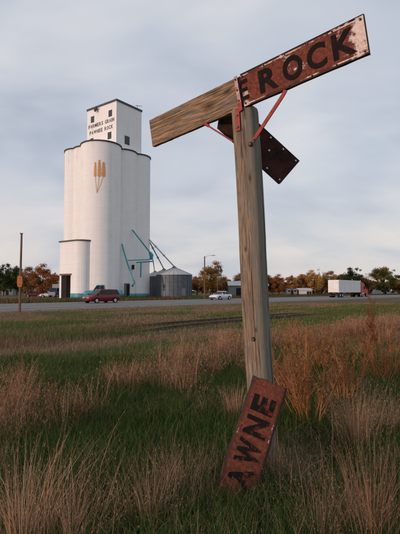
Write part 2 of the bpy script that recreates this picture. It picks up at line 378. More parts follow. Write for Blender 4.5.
for sgn in (-1, 1):
    mb = MB(); q = TRK + sgn * .76; vs = []; n = 160
    pr = [(-.07, .05), (.07, .05), (.07, .065), (.012, .08), (.012, .15), (.036, .16), (.036, .195), (-.036, .195), (-.036, .16), (-.012, .15), (-.012, .08), (-.07, .065)]
    for i in range(n + 1):
        s = -40 + 400 * (i / n) ** 1.5 + (0)
        vs += [W(q + a, s, z + sink(s)) - track.location for a, z in pr]
    k = len(pr); mb.add(vs, [(i * k + j, i * k + (j + 1) % k, (i + 1) * k + (j + 1) % k, (i + 1) * k + j) for i in range(n) for j in range(k)])
    mb.build('rail', MT['rail'], track)
mb = MB().box((-1.25, -.11, -.1), (1.25, .11, .045)); sm = mb.mesh('sleeper'); sm.materials.append(MT['sleeper'])
for i in range(38):
    o = link('sleeper', sm, None, track, loc=W(TRK + random.uniform(-.06, .06), 10 + i * .62, sink(10 + i * .62) * .6) - track.location, rot=(0, 0, math.pi - math.atan2(RN.y, -RN.x) + random.uniform(-.02, .02)))
# ------------------------------------------------------------------ grain elevator
EL = Vector((-.799, .602, 0)); ER = Vector((.602, .799, 0)); C0 = Vector((-22.5, 101, 0)); SH = 34.5
elev = empty('grain_elevator', C0, label='tall white concrete grain elevator with wheat emblem and square headhouse', cat='grain elevator')
def loc(v): return Vector(v) - C0
def silo(c, r, h, band=True, rim=True):
    o = MB().lathe([(r, -.2), (r, h)], 64, cap=True).build('silo', MT['concrete'], elev); o.location = loc(c)
    if rim:
        MB().lathe([(r - .25, h + .06), (r + .16, h + .06), (r + .20, h + .02), (r + .20, h - .22), (r + .01, h - .26)], 64).build('cornice', MT['trimdark'], o)
        MB().lathe([(r - .28, h), (r - .28, h + .09), (r - .02, h + .09)], 64).build('roof_kerb', MT['wallgrey'], o)
    if band: MB().lathe([(r + .005, .0), (r + .03, .0), (r + .03, 1.0), (r + .005, 1.0)], 64).build('painted_base_band', MT['teal'], o)
    return o
near = silo(C0, 4.5, SH)
silo(C0 + ER * 6.34, 3.6, SH - .01); silo(C0 + ER * 10.94, 3.6, SH - .02)
silo(C0 + EL * 4.4, 3.4, SH - .015, False); silo(C0 + EL * 7.5, 3.5, SH - .025, False)
silo(C0 + EL * 7.5 + ER * 5.5, 3.5, SH - .03, False, True); silo(C0 + EL * 7.5 + ER * 10.4, 3.5, SH - .04, False, True); silo(C0 + EL * 3.9 + ER * 10.4, 3.5, SH - .05, False, True)
# the lower annex with the truck doorway
A0 = Vector((-31.0, 99.3, 0)); AH = 12.45
fl = 6.3; poly = [(0, 0), (fl - 1.2, 0)]
for i in range(1, 9):
    q = math.pi / 2 * i / 8; poly.append((fl - 1.2 + 2.2 * math.sin(q), 2.2 - 2.2 * math.cos(q)))
poly += [(fl + 1.0, 6.5), (0, 6.5)]
AM = Matrix(((.799, .602, 0, 0), (-.602, .799, 0, 0), (0, 0, 1, 0), (0, 0, 0, 1)))      # local x along the front, y inwards
dx0, dx1, dh = .6, 3.9, 5.0
mb = MB(); n = len(poly)
low = [Vector((x, y, -.2)) for x, y in poly]; hi_ = [Vector((x, y, AH)) for x, y in poly]
mb.add(low[1:] + hi_[1:], [(i, i + 1, n - 1 + i + 1, n - 1 + i) for i in range(n - 2)])
mb.add([low[-1], low[0], hi_[0], hi_[-1]], [(0, 1, 2, 3)]); mb.add(hi_, [tuple(range(n))])
fx = poly[1][0]
for a, z0, b_, z1 in ((0, -.2, dx0, AH), (dx1, -.2, fx, AH), (dx0, dh, dx1, AH)):
    mb.add([(a, 0, z0), (b_, 0, z0), (b_, 0, z1), (a, 0, z1)], [(0, 1, 2, 3)])
mb.add([(dx0, 0, 0), (dx0, 5, 0), (dx0, 5, dh), (dx0, 0, dh)], [(0, 1, 2, 3)]); mb.add([(dx1, 0, 0), (dx1, 5, 0), (dx1, 5, dh), (dx1, 0, dh)], [(3, 2, 1, 0)])
mb.add([(dx0, 0, dh), (dx1, 0, dh), (dx1, 5, dh), (dx0, 5, dh)], [(0, 1, 2, 3)])
annex = mb.build('annex', MT['concrete'], elev); annex.matrix_local = Matrix.Translation(loc(A0)) @ AM
mb = MB(); out = [(-.22, -.22)] + [(fl - 1.2, -.22)] + [(fl - 1.2 + 2.42 * math.sin(math.pi / 2 * i / 8), 2.2 - 2.42 * math.cos(math.pi / 2 * i / 8)) for i in range(1, 9)] + [(fl + 1.22, 6.6), (-.22, 6.6)]
mb.prism(out, AH - .12, AH + .16).build('ledge', MT['trimdark'], annex)
MB().box((dx0 - .3, -.22, dh), (dx1 + .3, .02, dh + .35)).build('lintel', MT['sleeper'], annex)
MB().add([(dx0 + .02, .3, 0), (dx0 + .02, 4.5, 0), (dx0 + .02, 4.5, dh - .02), (dx0 + .02, .3, dh - .02), (dx1 - .02, .3, 0), (dx1 - .02, 4.5, 0), (dx1 - .02, 4.5, dh - .02), (dx1 - .02, .3, dh - .02)],
         [(0, 1, 2, 3), (7, 6, 5, 4), (1, 5, 6, 2), (3, 2, 6, 7), (0, 4, 5, 1)]).build('drive_lining', MT['sleeper'], annex)  # dusty brown lining, added over the jambs to keep the drive dark
MB().box((dx0 + .05, 4.3, 0), (dx1 - .05, 4.45, dh - .1)).build('inner_door', MT['dark'], annex)  # near-black back panel, standing in for shade deep in the drive
MB().box((dx0 + .02, .12, .0), (dx0 + 1.7, .2, dh - .05)).build('sliding_door', MT['dark'], annex)  # near-black panel that paints shade across the left of the doorway
MB().prism([(dx1, -.03), (fx, -.03)] + [(fl - 1.2 + 2.23 * math.sin(math.pi / 2 * i / 8), 2.2 - 2.23 * math.cos(math.pi / 2 * i / 8)) for i in range(1, 9)] + [(fl, 3), (dx1, .02)], 0, 1.1).build('painted_base_band', MT['teal'], annex)
# headhouse
HC = Vector((-19.5, 103, 0)); HL, HR, HT = 10.5, 8.3, 46.4
HM = Matrix(((-.799, .602, 0, 0), (.602, .799, 0, 0), (0, 0, 1, 0), (0, 0, 0, 1)))   # x along the left face, y along the right face
HM = Matrix.Translation(loc(HC)) @ HM
def hh(o): o.matrix_local = HM; return o
head = hh(MB().box((0, 0, SH - 1), (HL, HR, HT)).build('headhouse', MT['concrete'], elev))
for a, b_ in (((-.15, -.15, HT - .42), (HL + .15, .16, HT + .05)), ((-.15, HR - .16, HT - .42), (HL + .15, HR + .15, HT + .05)), ((-.15, .16, HT - .42), (.16, HR - .16, HT + .05)), ((HL - .16, .16, HT - .42), (HL + .15, HR - .16, HT + .05))):
    MB().box(a, b_).build('parapet_cap', MT['trimdark'], head)
def hwin(face, t, z, wd, ht):
    bx = (lambda a, d0, z0, b_, d1, z1: ((a, d0, z0), (b_, d1, z1))) if face == 'L' else (lambda a, d0, z0, b_, d1, z1: ((d0, a, z0), (d1, b_, z1)))
    o = hh(MB().box(*bx(t - wd / 2, -.03, z - ht / 2, t + wd / 2, .02, z + ht / 2)).build('window', MT['wallgrey'], elev))
    nx_, nz = 3, 4
    for i in range(nx_):
        for j in range(nz):
            a = t - wd / 2 + .07 + (wd - .08) / nx_ * i; c = z - ht / 2 + .07 + (ht - .08) / nz * j
            MB().box(*bx(a, -.035, c, a + (wd - .08) / nx_ - .06, -.01, c + (ht - .08) / nz - .06)).build('pane', MT['glass'], o)
    return o
hwin('L', 8.5, HT - 2.9, 1.25, 1.6); hwin('L', 2.1, HT - 2.9, 1.25, 1.6); hwin('L', 2.3, HT - 8.2, 1.3, 1.7); hwin('L', 8.7, HT - 8.4, 1.25, 1.7); hwin('R', 3.46, HT - 8.9, 1.6, 2.1)
o = hh(MB().box((6.3, -.9, HT - 1.0), (7.2, -.35, HT - .55)).box((6.7, -.4, HT - .85), (6.8, .05, HT - .7)).box((6.55, -.85, HT - 1.5), (7.0, -.45, HT - 1.0)).build('flood_lamp', MT['trimdark'], elev))
o = hh(MB().tube([(.3, HR - 1.2, HT), (.3, HR - 1.2, HT + .9)], .05).tube([(.3, HR - 1.8, HT + .75), (.3, HR + .3, HT + 1.2)], .06).build('roof_mast', MT['trimdark'], elev))
def text_mesh(s, width, height, thick=.0, bold=.03, sp=1.0):
    c = bpy.data.curves.new('text', 'FONT'); c.body = s; c.size = 1; c.offset = bold; c.extrude = thick; c.space_character = sp; c.resolution_u = 4
    o = bpy.data.objects.new('text', c); COL.objects.link(o); dg = bpy.context.evaluated_depsgraph_get(); dg.update()
    me = bpy.data.meshes.new_from_object(o.evaluated_get(dg)); bpy.data.objects.remove(o); bpy.data.curves.remove(c)
    n = len(me.vertices); a = np.empty(n * 3); me.vertices.foreach_get('co', a); a = a.reshape(n, 3)
    lo, hi = a[:, :2].min(0), a[:, :2].max(0); a[:, 0] = (a[:, 0] - (lo[0] + hi[0]) / 2) * width / (hi[0] - lo[0]); a[:, 1] = (a[:, 1] - (lo[1] + hi[1]) / 2) * height / (hi[1] - lo[1])
    me.vertices.foreach_set('co', a.ravel()); me.update(); return me
CW = {'I': .3, 'M': 1.15, 'W': 1.25, ' ': .55}
for s_, zc, wd in (('FARMERS GRAIN', HT - 4.6, 9.4), ('PAWNEE ROCK', HT - 6.2, 8.5)):
    un = wd / sum(CW.get(ch, .85) + .22 for ch in s_); xx = HL / 2 + wd / 2
    for ch in s_:
        cw = CW.get(ch, .85) * un
        if ch != ' ':
            me = text_mesh(ch, cw, .90, .02, .02); me.materials.append(MT['darkletter']); o = link('letter', me, None, head)
            o.matrix_local = Matrix.Translation((xx - cw / 2, -.03, zc)) @ Matrix(((-1, 0, 0, 0), (0, 0, -1, 0), (0, 1, 0, 0), (0, 0, 0, 1)))
        xx -= cw + .22 * un
# wheat emblem painted on the near silo
def ang_of(px):
    k = (px - 200) / FPX; lo, best = None, None
    for i in range(2000):
        q = -math.pi + math.pi * i / 2000
        x, y = C0.x + 4.5 * math.cos(q), C0.y + 4.5 * math.sin(q); e = abs(x / y - k)
        if best is None or e < best: best, lo = e, q
    return lo
def zpx(py): return EYE + (HOR - py) / FPX * 97.2
def on_silo(q, z, r=4.53): return (r * math.cos(q), r * math.sin(q), z)
emb = []
for cxp, top, bot, wdp in ((93.9, 162, 176, 1.25), (98.0, 159.6, 176.2, 1.7), (102.3, 161.5, 176, 1.8)):
    mb = MB(); q0 = ang_of(cxp); hw = wdp / FPX * 97 / 4.5; zt, zb = zpx(top), zpx(bot); kn = 9
    for i in range(kn):
        zc = zb + (zt - zb) * (i + .5) / kn; kh = (zt - zb) / kn * 1.1
        for sg in (-1, 0, 1):
            ww = hw * (1 - .55 * (i / kn) ** 2.5); qq = q0 + sg * ww * .62; zz_ = zc + (.25 * kh if sg == 0 else 0)
            ring = [on_silo(qq + ww * .42 * math.cos(a) + sg * .25 * ww * math.sin(a), zz_ + kh * .62 * math.sin(a)) for a in [2 * math.pi * k / 10 for k in range(10)]]
            mb.add(ring, [tuple(range(10))])
    o = mb.build('wheat_ear_emblem', MT['wheat'], near)
    q1 = ang_of(96.0); mb = MB(); zs = [zb + .2, (zb + zpx(192)) / 2, zpx(193)]; qs = [q0, q0 * .55 + q1 * .45, q1]
    for i in range(2):
        for kk in range(4):
            f0, f1 = kk / 4, (kk + 1) / 4; qa, qb = qs[i] + (qs[i + 1] - qs[i]) * f0, qs[i] + (qs[i + 1] - qs[i]) * f1; za, zb_ = zs[i] + (zs[i + 1] - zs[i]) * f0, zs[i] + (zs[i + 1] - zs[i]) * f1
            d_ = .011; mb.add([on_silo(qa - d_, za), on_silo(qa + d_, za), on_silo(qb + d_, zb_), on_silo(qb - d_, zb_)], [(0, 1, 2, 3)])
    mb.build('wheat_stem_emblem', MT['wheat'], near)
# spouts, walkway, small openings on the right-hand side
def pt(px, py, d): return loc(P(px, py, d))
def D(px, py, y):                        # distance along the view axis for a point at world depth y
    return y / (math.cos(TH) - math.sin(TH) * (267 - py) / FPX)
def q(px, py, y): return loc(P(px, py, D(px, py, y)))
sa = MB().tube([q(121.8, 244, 101.75), q(127, 262, 100.9), q(133.5, 281, 100.4)], .16, 10).build('spout', MT['teal'], elev)
MB().tube([q(133.5, 280.5, 100.4), q(133.8, 283, 100.4), q(132.2, 286.5, 100.2)], [.28, .36, .26], 10).build('spout_boot', MT['teal'], sa)
sb = MB().tube([q(132.3, 229.7, 103.5), q(141, 241, 103.3), q(150, 252.5, 104.5)], .16, 10).build('spout', MT['teal'], elev)
MB().tube([q(149.6, 252, 104.5), q(151.5, 255, 104.6), q(151.2, 259.5, 104.8)], [.28, .5, .35], 8).build('spout_boot', MT['teal'], sb)
wk = MB().tube([q(127.8, 260.4, 101.3), q(153, 259.3, 105.5)], .11, 8).tube([q(136.5, 262.4, 102.6), q(153, 261.3, 105.5)], .15, 8).build('walkway_beam', MT['teal'], elev)
MB().tube([q(141, 262, 103.2), q(140.6, 277.5, 103.2)], .17, 8).build('downpipe', MT['teal'], elev)
MB().tube([q(153, 260, 105.6), q(154.6, 271.2, 134)], .12, 6).build('downspout', MT['steel'], elev)
for ex_, ey, yy in ((163.9, 269, 121), (174.1, 266.4, 109)):
    a = q(147.0, 237, 109.0); b_ = q(ex_, ey, yy); o = MB().tube([a, b_], .15, 8).build('downspout', MT['steel'], elev)
    for f in (.32, .62): MB().tube([a.lerp(b_, f - .012), a.lerp(b_, f + .012)], .28, 8).build('pipe_collar', MT['steel'], o)
def openbox(name, px, py, wpx, hpx, yy, mt):
    c = q(px, py, yy); s_ = yy / FPX; Mx = Matrix.Translation(c) @ Matrix.Rotation(math.atan2(.602, .799), 4, 'Z')
    return MB().box((-wpx * s_ / 2, -.5, -hpx * s_ / 2), (wpx * s_ / 2, .5, hpx * s_ / 2), Mx).build(name, mt, elev)
dr = openbox('door', 127, 290, 3.2, 11.6, 102.6, MT['dark'])
openbox('door_frame', 127, 289.6, 4.2, 12.8, 102.66, MT['wallgrey'])
openbox('window', 132.8, 267.2, 1.3, 4.6, 103.9, MT['dark'])
# ------------------------------------------------------------------ grain bins
def grain_bin(px, yy, r, label):
    x = (px - 200) / FPX * yy; t_ = empty('grain_bin', (x, yy, 0), label=label, cat='grain bin', group='steel grain bins')
    he, hp = 5.5, 7.4; prof = []; nr = 42
    for i in range(nr + 1): prof.append((r + (.03 if i % 2 else -.03), he * i / nr))
    wl = MB().lathe(prof, 56).build('wall', MT['binwall'], t_)
    for k in range(28):
        a = 2 * math.pi * k / 28; MB().box((r + .02, -.06, 0), (r + .09, .06, he), Matrix.Rotation(a, 4, 'Z')).build('stiffener', MT['binwall'], wl)
    for k in range(1, 6): MB().lathe([(r + .02, he * k / 6 - .03), (r + .06, he * k / 6), (r + .02, he * k / 6 + .03)], 56).build('sheet_seam', MT['binwall'], wl)
    rf = MB().lathe([(r + .22, he - .1), (r + .22, he), (.55, hp - .25), (.5, hp - .25)], 56).build('roof', MT['binroof'], t_)
    for k in range(24):
        a = 2 * math.pi * k / 24; c, s_ = math.cos(a), math.sin(a); MB().tube([((r + .15) * c, (r + .15) * s_, he + .05), (.6 * c, .6 * s_, hp - .22)], .045, 4).build('roof_rib', MT['binroof'], rf)
    MB().lathe([(.55, hp - .4), (.55, hp), (.2, hp + .12), (.15, hp + .3)], 20, cap=True).build('filler_cap', MT['binwall'], t_)
    dr = MB().box((-.5, -r - .1, .5), (.5, -r + .1, 2.2)).build('door', MT['wallgrey'], t_); dr.rotation_euler.z = .6
    return t_
grain_bin(174.2, 109, 4.25, 'nearest galvanised round grain bin with cone roof, right of the elevator')
grain_bin(164, 121, 4.25, 'middle galvanised grain bin, roof peak left of the nearest bin')
grain_bin(155, 135, 4.25, 'farthest galvanised grain bin, mostly hidden behind the elevator corner')
# ------------------------------------------------------------------ vehicles (local x: nose at 0, tail at +; y across)
def loft(st, name, mt, parent):
    mb = MB(); vs = []
    for x, zb, zt, hw in st:
        zm = zb + (zt - zb) * .55
        half = [(.80 * hw, zb), (.96 * hw, zb + .10 * (zt - zb)), (hw, zm), (.97 * hw, zb + (zt - zb) * .86), (.86 * hw, zt)]
        vs += [(x, -y, z) for y, z in half[::-1]] + [(x, y, z) for y, z in half]
    # order: left top -> left bottom -> right bottom -> right top
    k = 10; mb.add(vs, [(i * k + j, i * k + (j + 1) % k, (i + 1) * k + (j + 1) % k, (i + 1) * k + j) for i in range(len(st) - 1) for j in range(k)], True)
    mb.add(vs[:k], [tuple(range(k))]); mb.add(vs[-k:], [tuple(range(k))[::-1]])
    o = mb.build(name, mt, parent); return o
def wheel(parent, x, y, r, wd):
    sg = 1 if y > 0 else -1
    ar = MB().lathe([(0.01, 0), (r * 1.17, 0), (r * 1.17, .03)], 24).build('wheel_arch', MT['black'], parent); ar.location = (x, y + sg * .006, r * 1.02); ar.rotation_euler = (-sg * math.pi / 2, 0, 0)
    o = MB().lathe([(r * .6, -wd), (r * .93, -wd), (r, -wd * .8), (r, 0), (r * .93, .03), (r * .62, .035)], 28).build('wheel', MT['tyre'], parent)
    o.location = (x, y + sg * .012, r); o.rotation_euler = (-sg * math.pi / 2, 0, 0)
    rm = MB().lathe([(r * .64, .03), (r * .56, .015), (r * .35, .025), (r * .12, .05), (.005, .05)], 20).build('rim', MT['rim'], o)
    return o
def car(name, loc_, rz, label, paint, kind, group=None):
    t_ = empty(name, loc_, rz, label=label, cat={'van': 'van', 'sedan': 'car', 'pickup': 'truck'}[kind], group=group)
    if kind == 'van':
        st = [(0, .40, .62, .70), (.10, .27, .74, .84), (.5, .24, .88, .92), (1.15, .23, 1.02, .95), (2.6, .23, 1.06, .96), (4.4, .25, 1.06, .95), (4.72, .32, 1.04, .90), (4.8, .45, .98, .84)]
        gb, gt, zb, zr, hb, ht_ = (.95, 4.72), (1.95, 4.42), 1.0, 1.66, .86, .70; wb = (.98, 3.85); wr = .33; divs = (1.75, 2.75, 3.75)
    elif kind == 'sedan':
        st = [(0, .38, .58, .66), (.08, .26, .66, .80), (.5, .22, .78, .86), (1.25, .21, .90, .88), (2.4, .21, .93, .89), (3.7, .22, .95, .88), (4.3, .28, .92, .83), (4.45, .40, .84, .74)]
        gb, gt, zb, zr, hb, ht_ = (1.15, 3.95), (2.0, 3.2), .88, 1.40, .78, .60; wb = (.88, 3.5); wr = .31; divs = (1.7, 2.65)
    else:
        st = [(0, .5, .95, .80), (.1, .42, 1.1, .92), (.5, .42, 1.2, .97), (1.5, .42, 1.25, .98), (3.0, .42, 1.27, .98), (5.2, .45, 1.27, .98), (5.35, .5, 1.25, .96)]
        gb, gt, zb, zr, hb, ht_ = (1.35, 2.95), (1.85, 2.85), 1.22, 1.92, .88, .74; wb = (1.0, 4.2); wr = .39; divs = (2.3,)
    loft(st, 'body', paint, t_)
    b4 = [(gb[0], -hb, zb), (gb[1], -hb, zb), (gb[1], hb, zb), (gb[0], hb, zb)]; t4 = [(gt[0], -ht_, zr), (gt[1], -ht_, zr), (gt[1], ht_, zr), (gt[0], ht_, zr)]
    V = lambda p: Vector(p)
    cab = MB().add(b4 + t4, [(0, 1, 5, 4), (1, 2, 6, 5), (2, 3, 7, 6), (3, 0, 4, 7)]).build('cabin', paint, t_)
    rf = MB(); rf.add([(gt[0] - .05, -ht_ - .02, zr - .02), (gt[1] + .05, -ht_ - .02, zr - .02), (gt[1] + .05, ht_ + .02, zr - .02), (gt[0] - .05, ht_ + .02, zr - .02),
                      (gt[0] + .12, -ht_ + .1, zr + .06), (gt[1] - .1, -ht_ + .1, zr + .06), (gt[1] - .1, ht_ - .1, zr + .06), (gt[0] + .12, ht_ - .1, zr + .06)],
                     [(0, 1, 5, 4), (1, 2, 6, 5), (2, 3, 7, 6), (3, 0, 4, 7), (4, 5, 6, 7), (3, 2, 1, 0)], True)
    rf.build('roof', paint, t_)
    def pane(name, quad, inset):
        c = sum((V(p) for p in quad), Vector()) / 4; nn = (V(quad[1]) - V(quad[0])).cross(V(quad[3]) - V(quad[0])).normalized()
        if nn.dot(c - Vector(((gb[0] + gb[1]) / 2, 0, zb))) < 0: nn = -nn
        qs = [V(p).lerp(c, inset) + nn * .012 for p in quad]; return MB().add(qs, [(0, 1, 2, 3)]).build(name, MT['glass'], t_)
    pane('windscreen', [b4[0], b4[3], t4[3], t4[0]], .07); pane('rear_window', [b4[1], b4[2], t4[2], t4[1]], .12)
    for sg in (-1, 1):
        xs_ = [gb[0]] + list(divs) + [gb[1]]
        for i in range(len(xs_) - 1):
            f = lambda x: gt[0] + (x - gb[0]) / (gb[1] - gb[0]) * (gt[1] - gt[0])
            xt0, xt1 = (gt[0] if i == 0 else max(xs_[i], gt[0])), (gt[1] if i == len(xs_) - 2 else min(xs_[i + 1], gt[1]))
            pane('side_window', [(xs_[i], sg * hb, zb + .04), (xs_[i + 1], sg * hb, zb + .04), (xt1, sg * ht_, zr - .03), (xt0, sg * ht_, zr - .03)], .10)
            if i: MB().box((xs_[i] - .01, sg * .972 * st[3][3] - .01, st[3][1] + .12), (xs_[i] + .01, sg * .972 * st[3][3] + .03, zb - .1)).build('door_seam', MT['black'], t_)
        wy = sg * st[4][3]
        for x in wb: wheel(t_, x, wy, wr, .2)
        zl = st[1][2] - .09
        MB().box((-.02 + .04, sg * .42 - .2, zl - .09), (.2, sg * .42 + .26, zl + .05)).build('headlight', MT['lamp'], t_, bevel=.02)
        xe = st[-1][0]; MB().box((xe - .12, sg * .66 - .1, .72), (xe + .01, sg * .66 + .1, .98)).build('tail_light', MT['taillamp'], t_, bevel=.02)
        mr = MB().box((gb[0] + .35, sg * (hb + .06), zb + .03), (gb[0] + .47, sg * (hb + .24), zb + .19)).build('wing_mirror', paint, t_, bevel=.02)
    MB().box((-.06, -st[1][3] * .82, .30), (.16, st[1][3] * .82, .46)).build('front_bumper', MT['black'] if kind != 'pickup' else MT['chrome'], t_, bevel=.03)
    xe = st[-1][0]; MB().box((xe - .12, -st[-1][3] * .95, .34), (xe + .06, st[-1][3] * .95, .50)).build('rear_bumper', MT['black'], t_, bevel=.03)
    if kind == 'pickup': MB().box((3.1, -.82, 1.26), (5.25, .82, 1.285)).build('load_bed', MT['black'], t_)
    return t_
HD = math.atan2(RU.y, RU.x)      # heading of +x along the road
def on_road(px, p):              # spot at cross distance p seen in column px
    k = (px - 200) / FPX; y = p / (math.sin(TR) - math.cos(TR) * k); return Vector((k * y, y, .137))
a = on_road(101.5, 46.4) - RU * 2.4; car('minivan', a, HD, 'dark red minivan driving left on the road in front of the elevator', MT['redpaint'], 'van')
a = on_road(220.5, 46.4) - RU * 2.2; car('sedan', a, HD, 'white sedan on the road left of the wooden sign post', MT['whitepaint'], 'sedan')
car('parked_car', (-45.5, 117, .0), R(12), 'red parked car near the orange tree, left of elevator', MT['redpaint'], 'sedan', 'cars parked left of the elevator')
car('parked_car', (-40.5, 114, .0), R(8), 'white parked car beside the red one, left of elevator', MT['whitepaint'], 'sedan', 'cars parked left of the elevator')
tp = car('pickup_truck', (-22.6, 88, 0), R(6), 'teal pickup truck behind the red minivan at the elevator base', MT['teal'], 'pickup'); tp.scale = (1.35, 1.25, 1.42)
# dark blue box truck left of the elevator
bt = empty('box_truck', (-36.2, 110, 0), R(75), label='dark blue box truck standing behind left corner of elevator', cat='truck')
MB().box((1.9, -1.15, .75), (6.2, 1.15, 3.3)).build('cargo_box', MT['bluepaint'], bt, bevel=.04)
MB().prism([(0, .5), (1.8, .5), (1.8, 2.35), (.75, 2.35), (.3, 1.45), (0, 1.35)], -1.0, 1.0, Matrix.Rotation(math.pi / 2, 4, 'X')).build('cab', MT['bluepaint'], bt, bevel=.04)
for sg in (-1, 1):
    MB().box((.75, sg * 1.0 - .012, 1.5), (1.55, sg * 1.0 + .012, 2.15)).build('side_window', MT['glass'], bt)
    for x in (.85, 5.0): wheel(bt, x, sg * 1.02, .42, .25)
MB().add([(.27, -.85, 1.5), (.27, .85, 1.5), (.70, .85, 2.28), (.70, -.85, 2.28)], [(0, 1, 2, 3)]).build('windscreen', MT['glass'], bt)
# articulated lorry heading right
a = on_road(347.5, 42.4); tl = empty('semi_truck', a - RU * 8.2, HD, label='semi truck with red cab and white box trailer on the road', cat='truck')
T0, T1 = 0, 13.0
tb = MB().box((T0, -1.28, 1.15), (T1, 1.28, 3.95)).build('trailer', MT['trailer'], tl, bevel=.03)
for sg in (-1, 1):
    for i in range(1, 13): MB().box((T0 + i - .02, sg * 1.28 - .012, 1.25), (T0 + i + .02, sg * 1.28 + .012, 3.85)).build('panel_seam', MT['wallwhite'], tb)
    MB().box((T0, sg * 1.28 - .03, 1.08), (T1, sg * 1.28 + .03, 1.2)).build('side_rail', MT['chrome'], tb)
    for x in (.9, 2.2, 13.4, 14.6): wheel(tl, x, sg * 1.18, .5, .5)
    wheel(tl, 17.6, sg * 1.12, .5, .3)
    MB().box((8.6, sg * .7 - .06, .15), (8.75, sg * .7 + .06, 1.15)).build('landing_leg', MT['black'], tl)
    dd = MB().box((-.04, sg * .63 - .60, 1.2), (.0, sg * .63 + .60, 3.88)).build('rear_door', MT['trailer'], tb)
    for y in (.35, .9): MB().tube([(-.06, sg * y, 1.2), (-.06, sg * y, 3.85)], .025, 6).build('lock_rod', MT['chrome'], dd)
    MB().box((-.03, sg * 1.05 - .1, .95), (.02, sg * 1.05 + .1, 1.07)).build('tail_light', MT['taillamp'], tl)
MB().box((.2, -.5, .8), (3.0, .5, 1.15)).build('bogie', MT['black'], tl); MB().box((12.4, -.45, .55), (18.2, .45, .95)).build('chassis', MT['black'], tl)
MB().box((-.02, -1.1, .42), (.1, 1.1, .56)).box((.0, -.8, .5), (.08, -.7, 1.15)).box((.0, .7, .5), (.08, .8, 1.15)).build('underrun_bar', MT['black'], tl)
MB().prism([(13.9, .9), (18.4, .9), (18.5, 1.2), (18.3, 1.75), (16.9, 1.95), (16.5, 2.75), (15.9, 3.3), (14.0, 3.75), (13.9, 3.7)], -1.18, 1.18, Matrix.Rotation(math.pi / 2, 4, 'X')).build('cab', MT['truckred'], tl, bevel=.06)
for sg in (-1, 1):
    MB().box((15.6, sg * 1.18 - .015, 1.9), (16.5, sg * 1.18 + .015, 2.6)).build('side_window', MT['glass'], tl)
    MB().box((17.0, sg * 1.18 - .05, .62), (18.2, sg * 1.18 + .10, 1.08)).build('fender', MT['truckred'], tl, bevel=.05)
    MB().tube([(13.75, sg * 1.05, 1.0), (13.75, sg * 1.05, 4.0)], .075, 8).build('exhaust_stack', MT['chrome'], tl)
    MB().box((14.1, sg * .98 - .3, .5), (15.6, sg * .98 + .25, 1.0)).build('fuel_tank', MT['chrome'], tl, bevel=.1)
# ------------------------------------------------------------------ poles
pb = G(19.6, 312.5); pole = empty('marker_pole', pb, label='thin brown pole with orange marker at left edge', cat='pole')
ph = EYE + (HOR - 233.5) / FPX * pb.y
MB().tube([(0, 0, -.1), (.01, 0, ph * .5), (.03, 0, ph)], [.10, .085, .07], 10).build('shaft', MT['wood_pole'], pole)
k = pb.y / FPX; zc = EYE + (HOR - 281.5) * k
MB().prism([(-.22, zc - .05), (-.15, zc - .42), (.15, zc - .42), (.22, zc - .05), (.18, zc + .36), (0, zc + .46), (-.18, zc + .36)], .09, .11, Matrix.Rotation(math.pi / 2, 4, 'X')).build('marker_plate', MT['orange'], pole)
for z in (zc - .25, zc + .25): MB().tube([(0, -.14, z), (0, -.10, z)], .03, 6).build('bolt', MT['bolt'], pole)
MB().box((-.08, -.08, ph - .02), (.11, .08, ph + .05)).build('pole_cap', MT['trimdark'], pole)
lp = on_road(204.6, 53.5); lp.z = .05; lamp = empty('street_lamp', lp, label='brown street lamp pole with arm beside the orange tree', cat='street lamp')
lh = EYE + (HOR - 256.5) / FPX * lp.y
MB().tube([(0, 0, -.1), (0, 0, lh)], [.16, .11], 10).build('shaft', MT['wood_pole'], lamp)
MB().tube([(0, 0, lh - .35), (.6, -.1, lh + .12), (1.45, -.2, lh + .2)], .035, 6).build('arm', MT['steel'], lamp)
MB().add(*(lambda m_: (m_.v, m_.f))(MB().box((1.3, -.33, lh + .08), (2.0, -.08, lh + .22)))).build('lamp_head', MT['steel'], lamp, bevel=.04)
lp2 = on_road(217.6, 56); lp2.z = 0; up = empty('utility_post', lp2, label='thin short wooden post behind the white sedan', cat='post')
MB().tube([(0, 0, -.1), (0, 0, EYE + (HOR - 276) / FPX * lp2.y)], [.09, .07], 8).build('shaft', MT['wood_pole'], up)
MB().box((-.3, -.05, 3.6), (.3, .05, 3.72)).build('cross_arm', MT['wood_pole'], up)
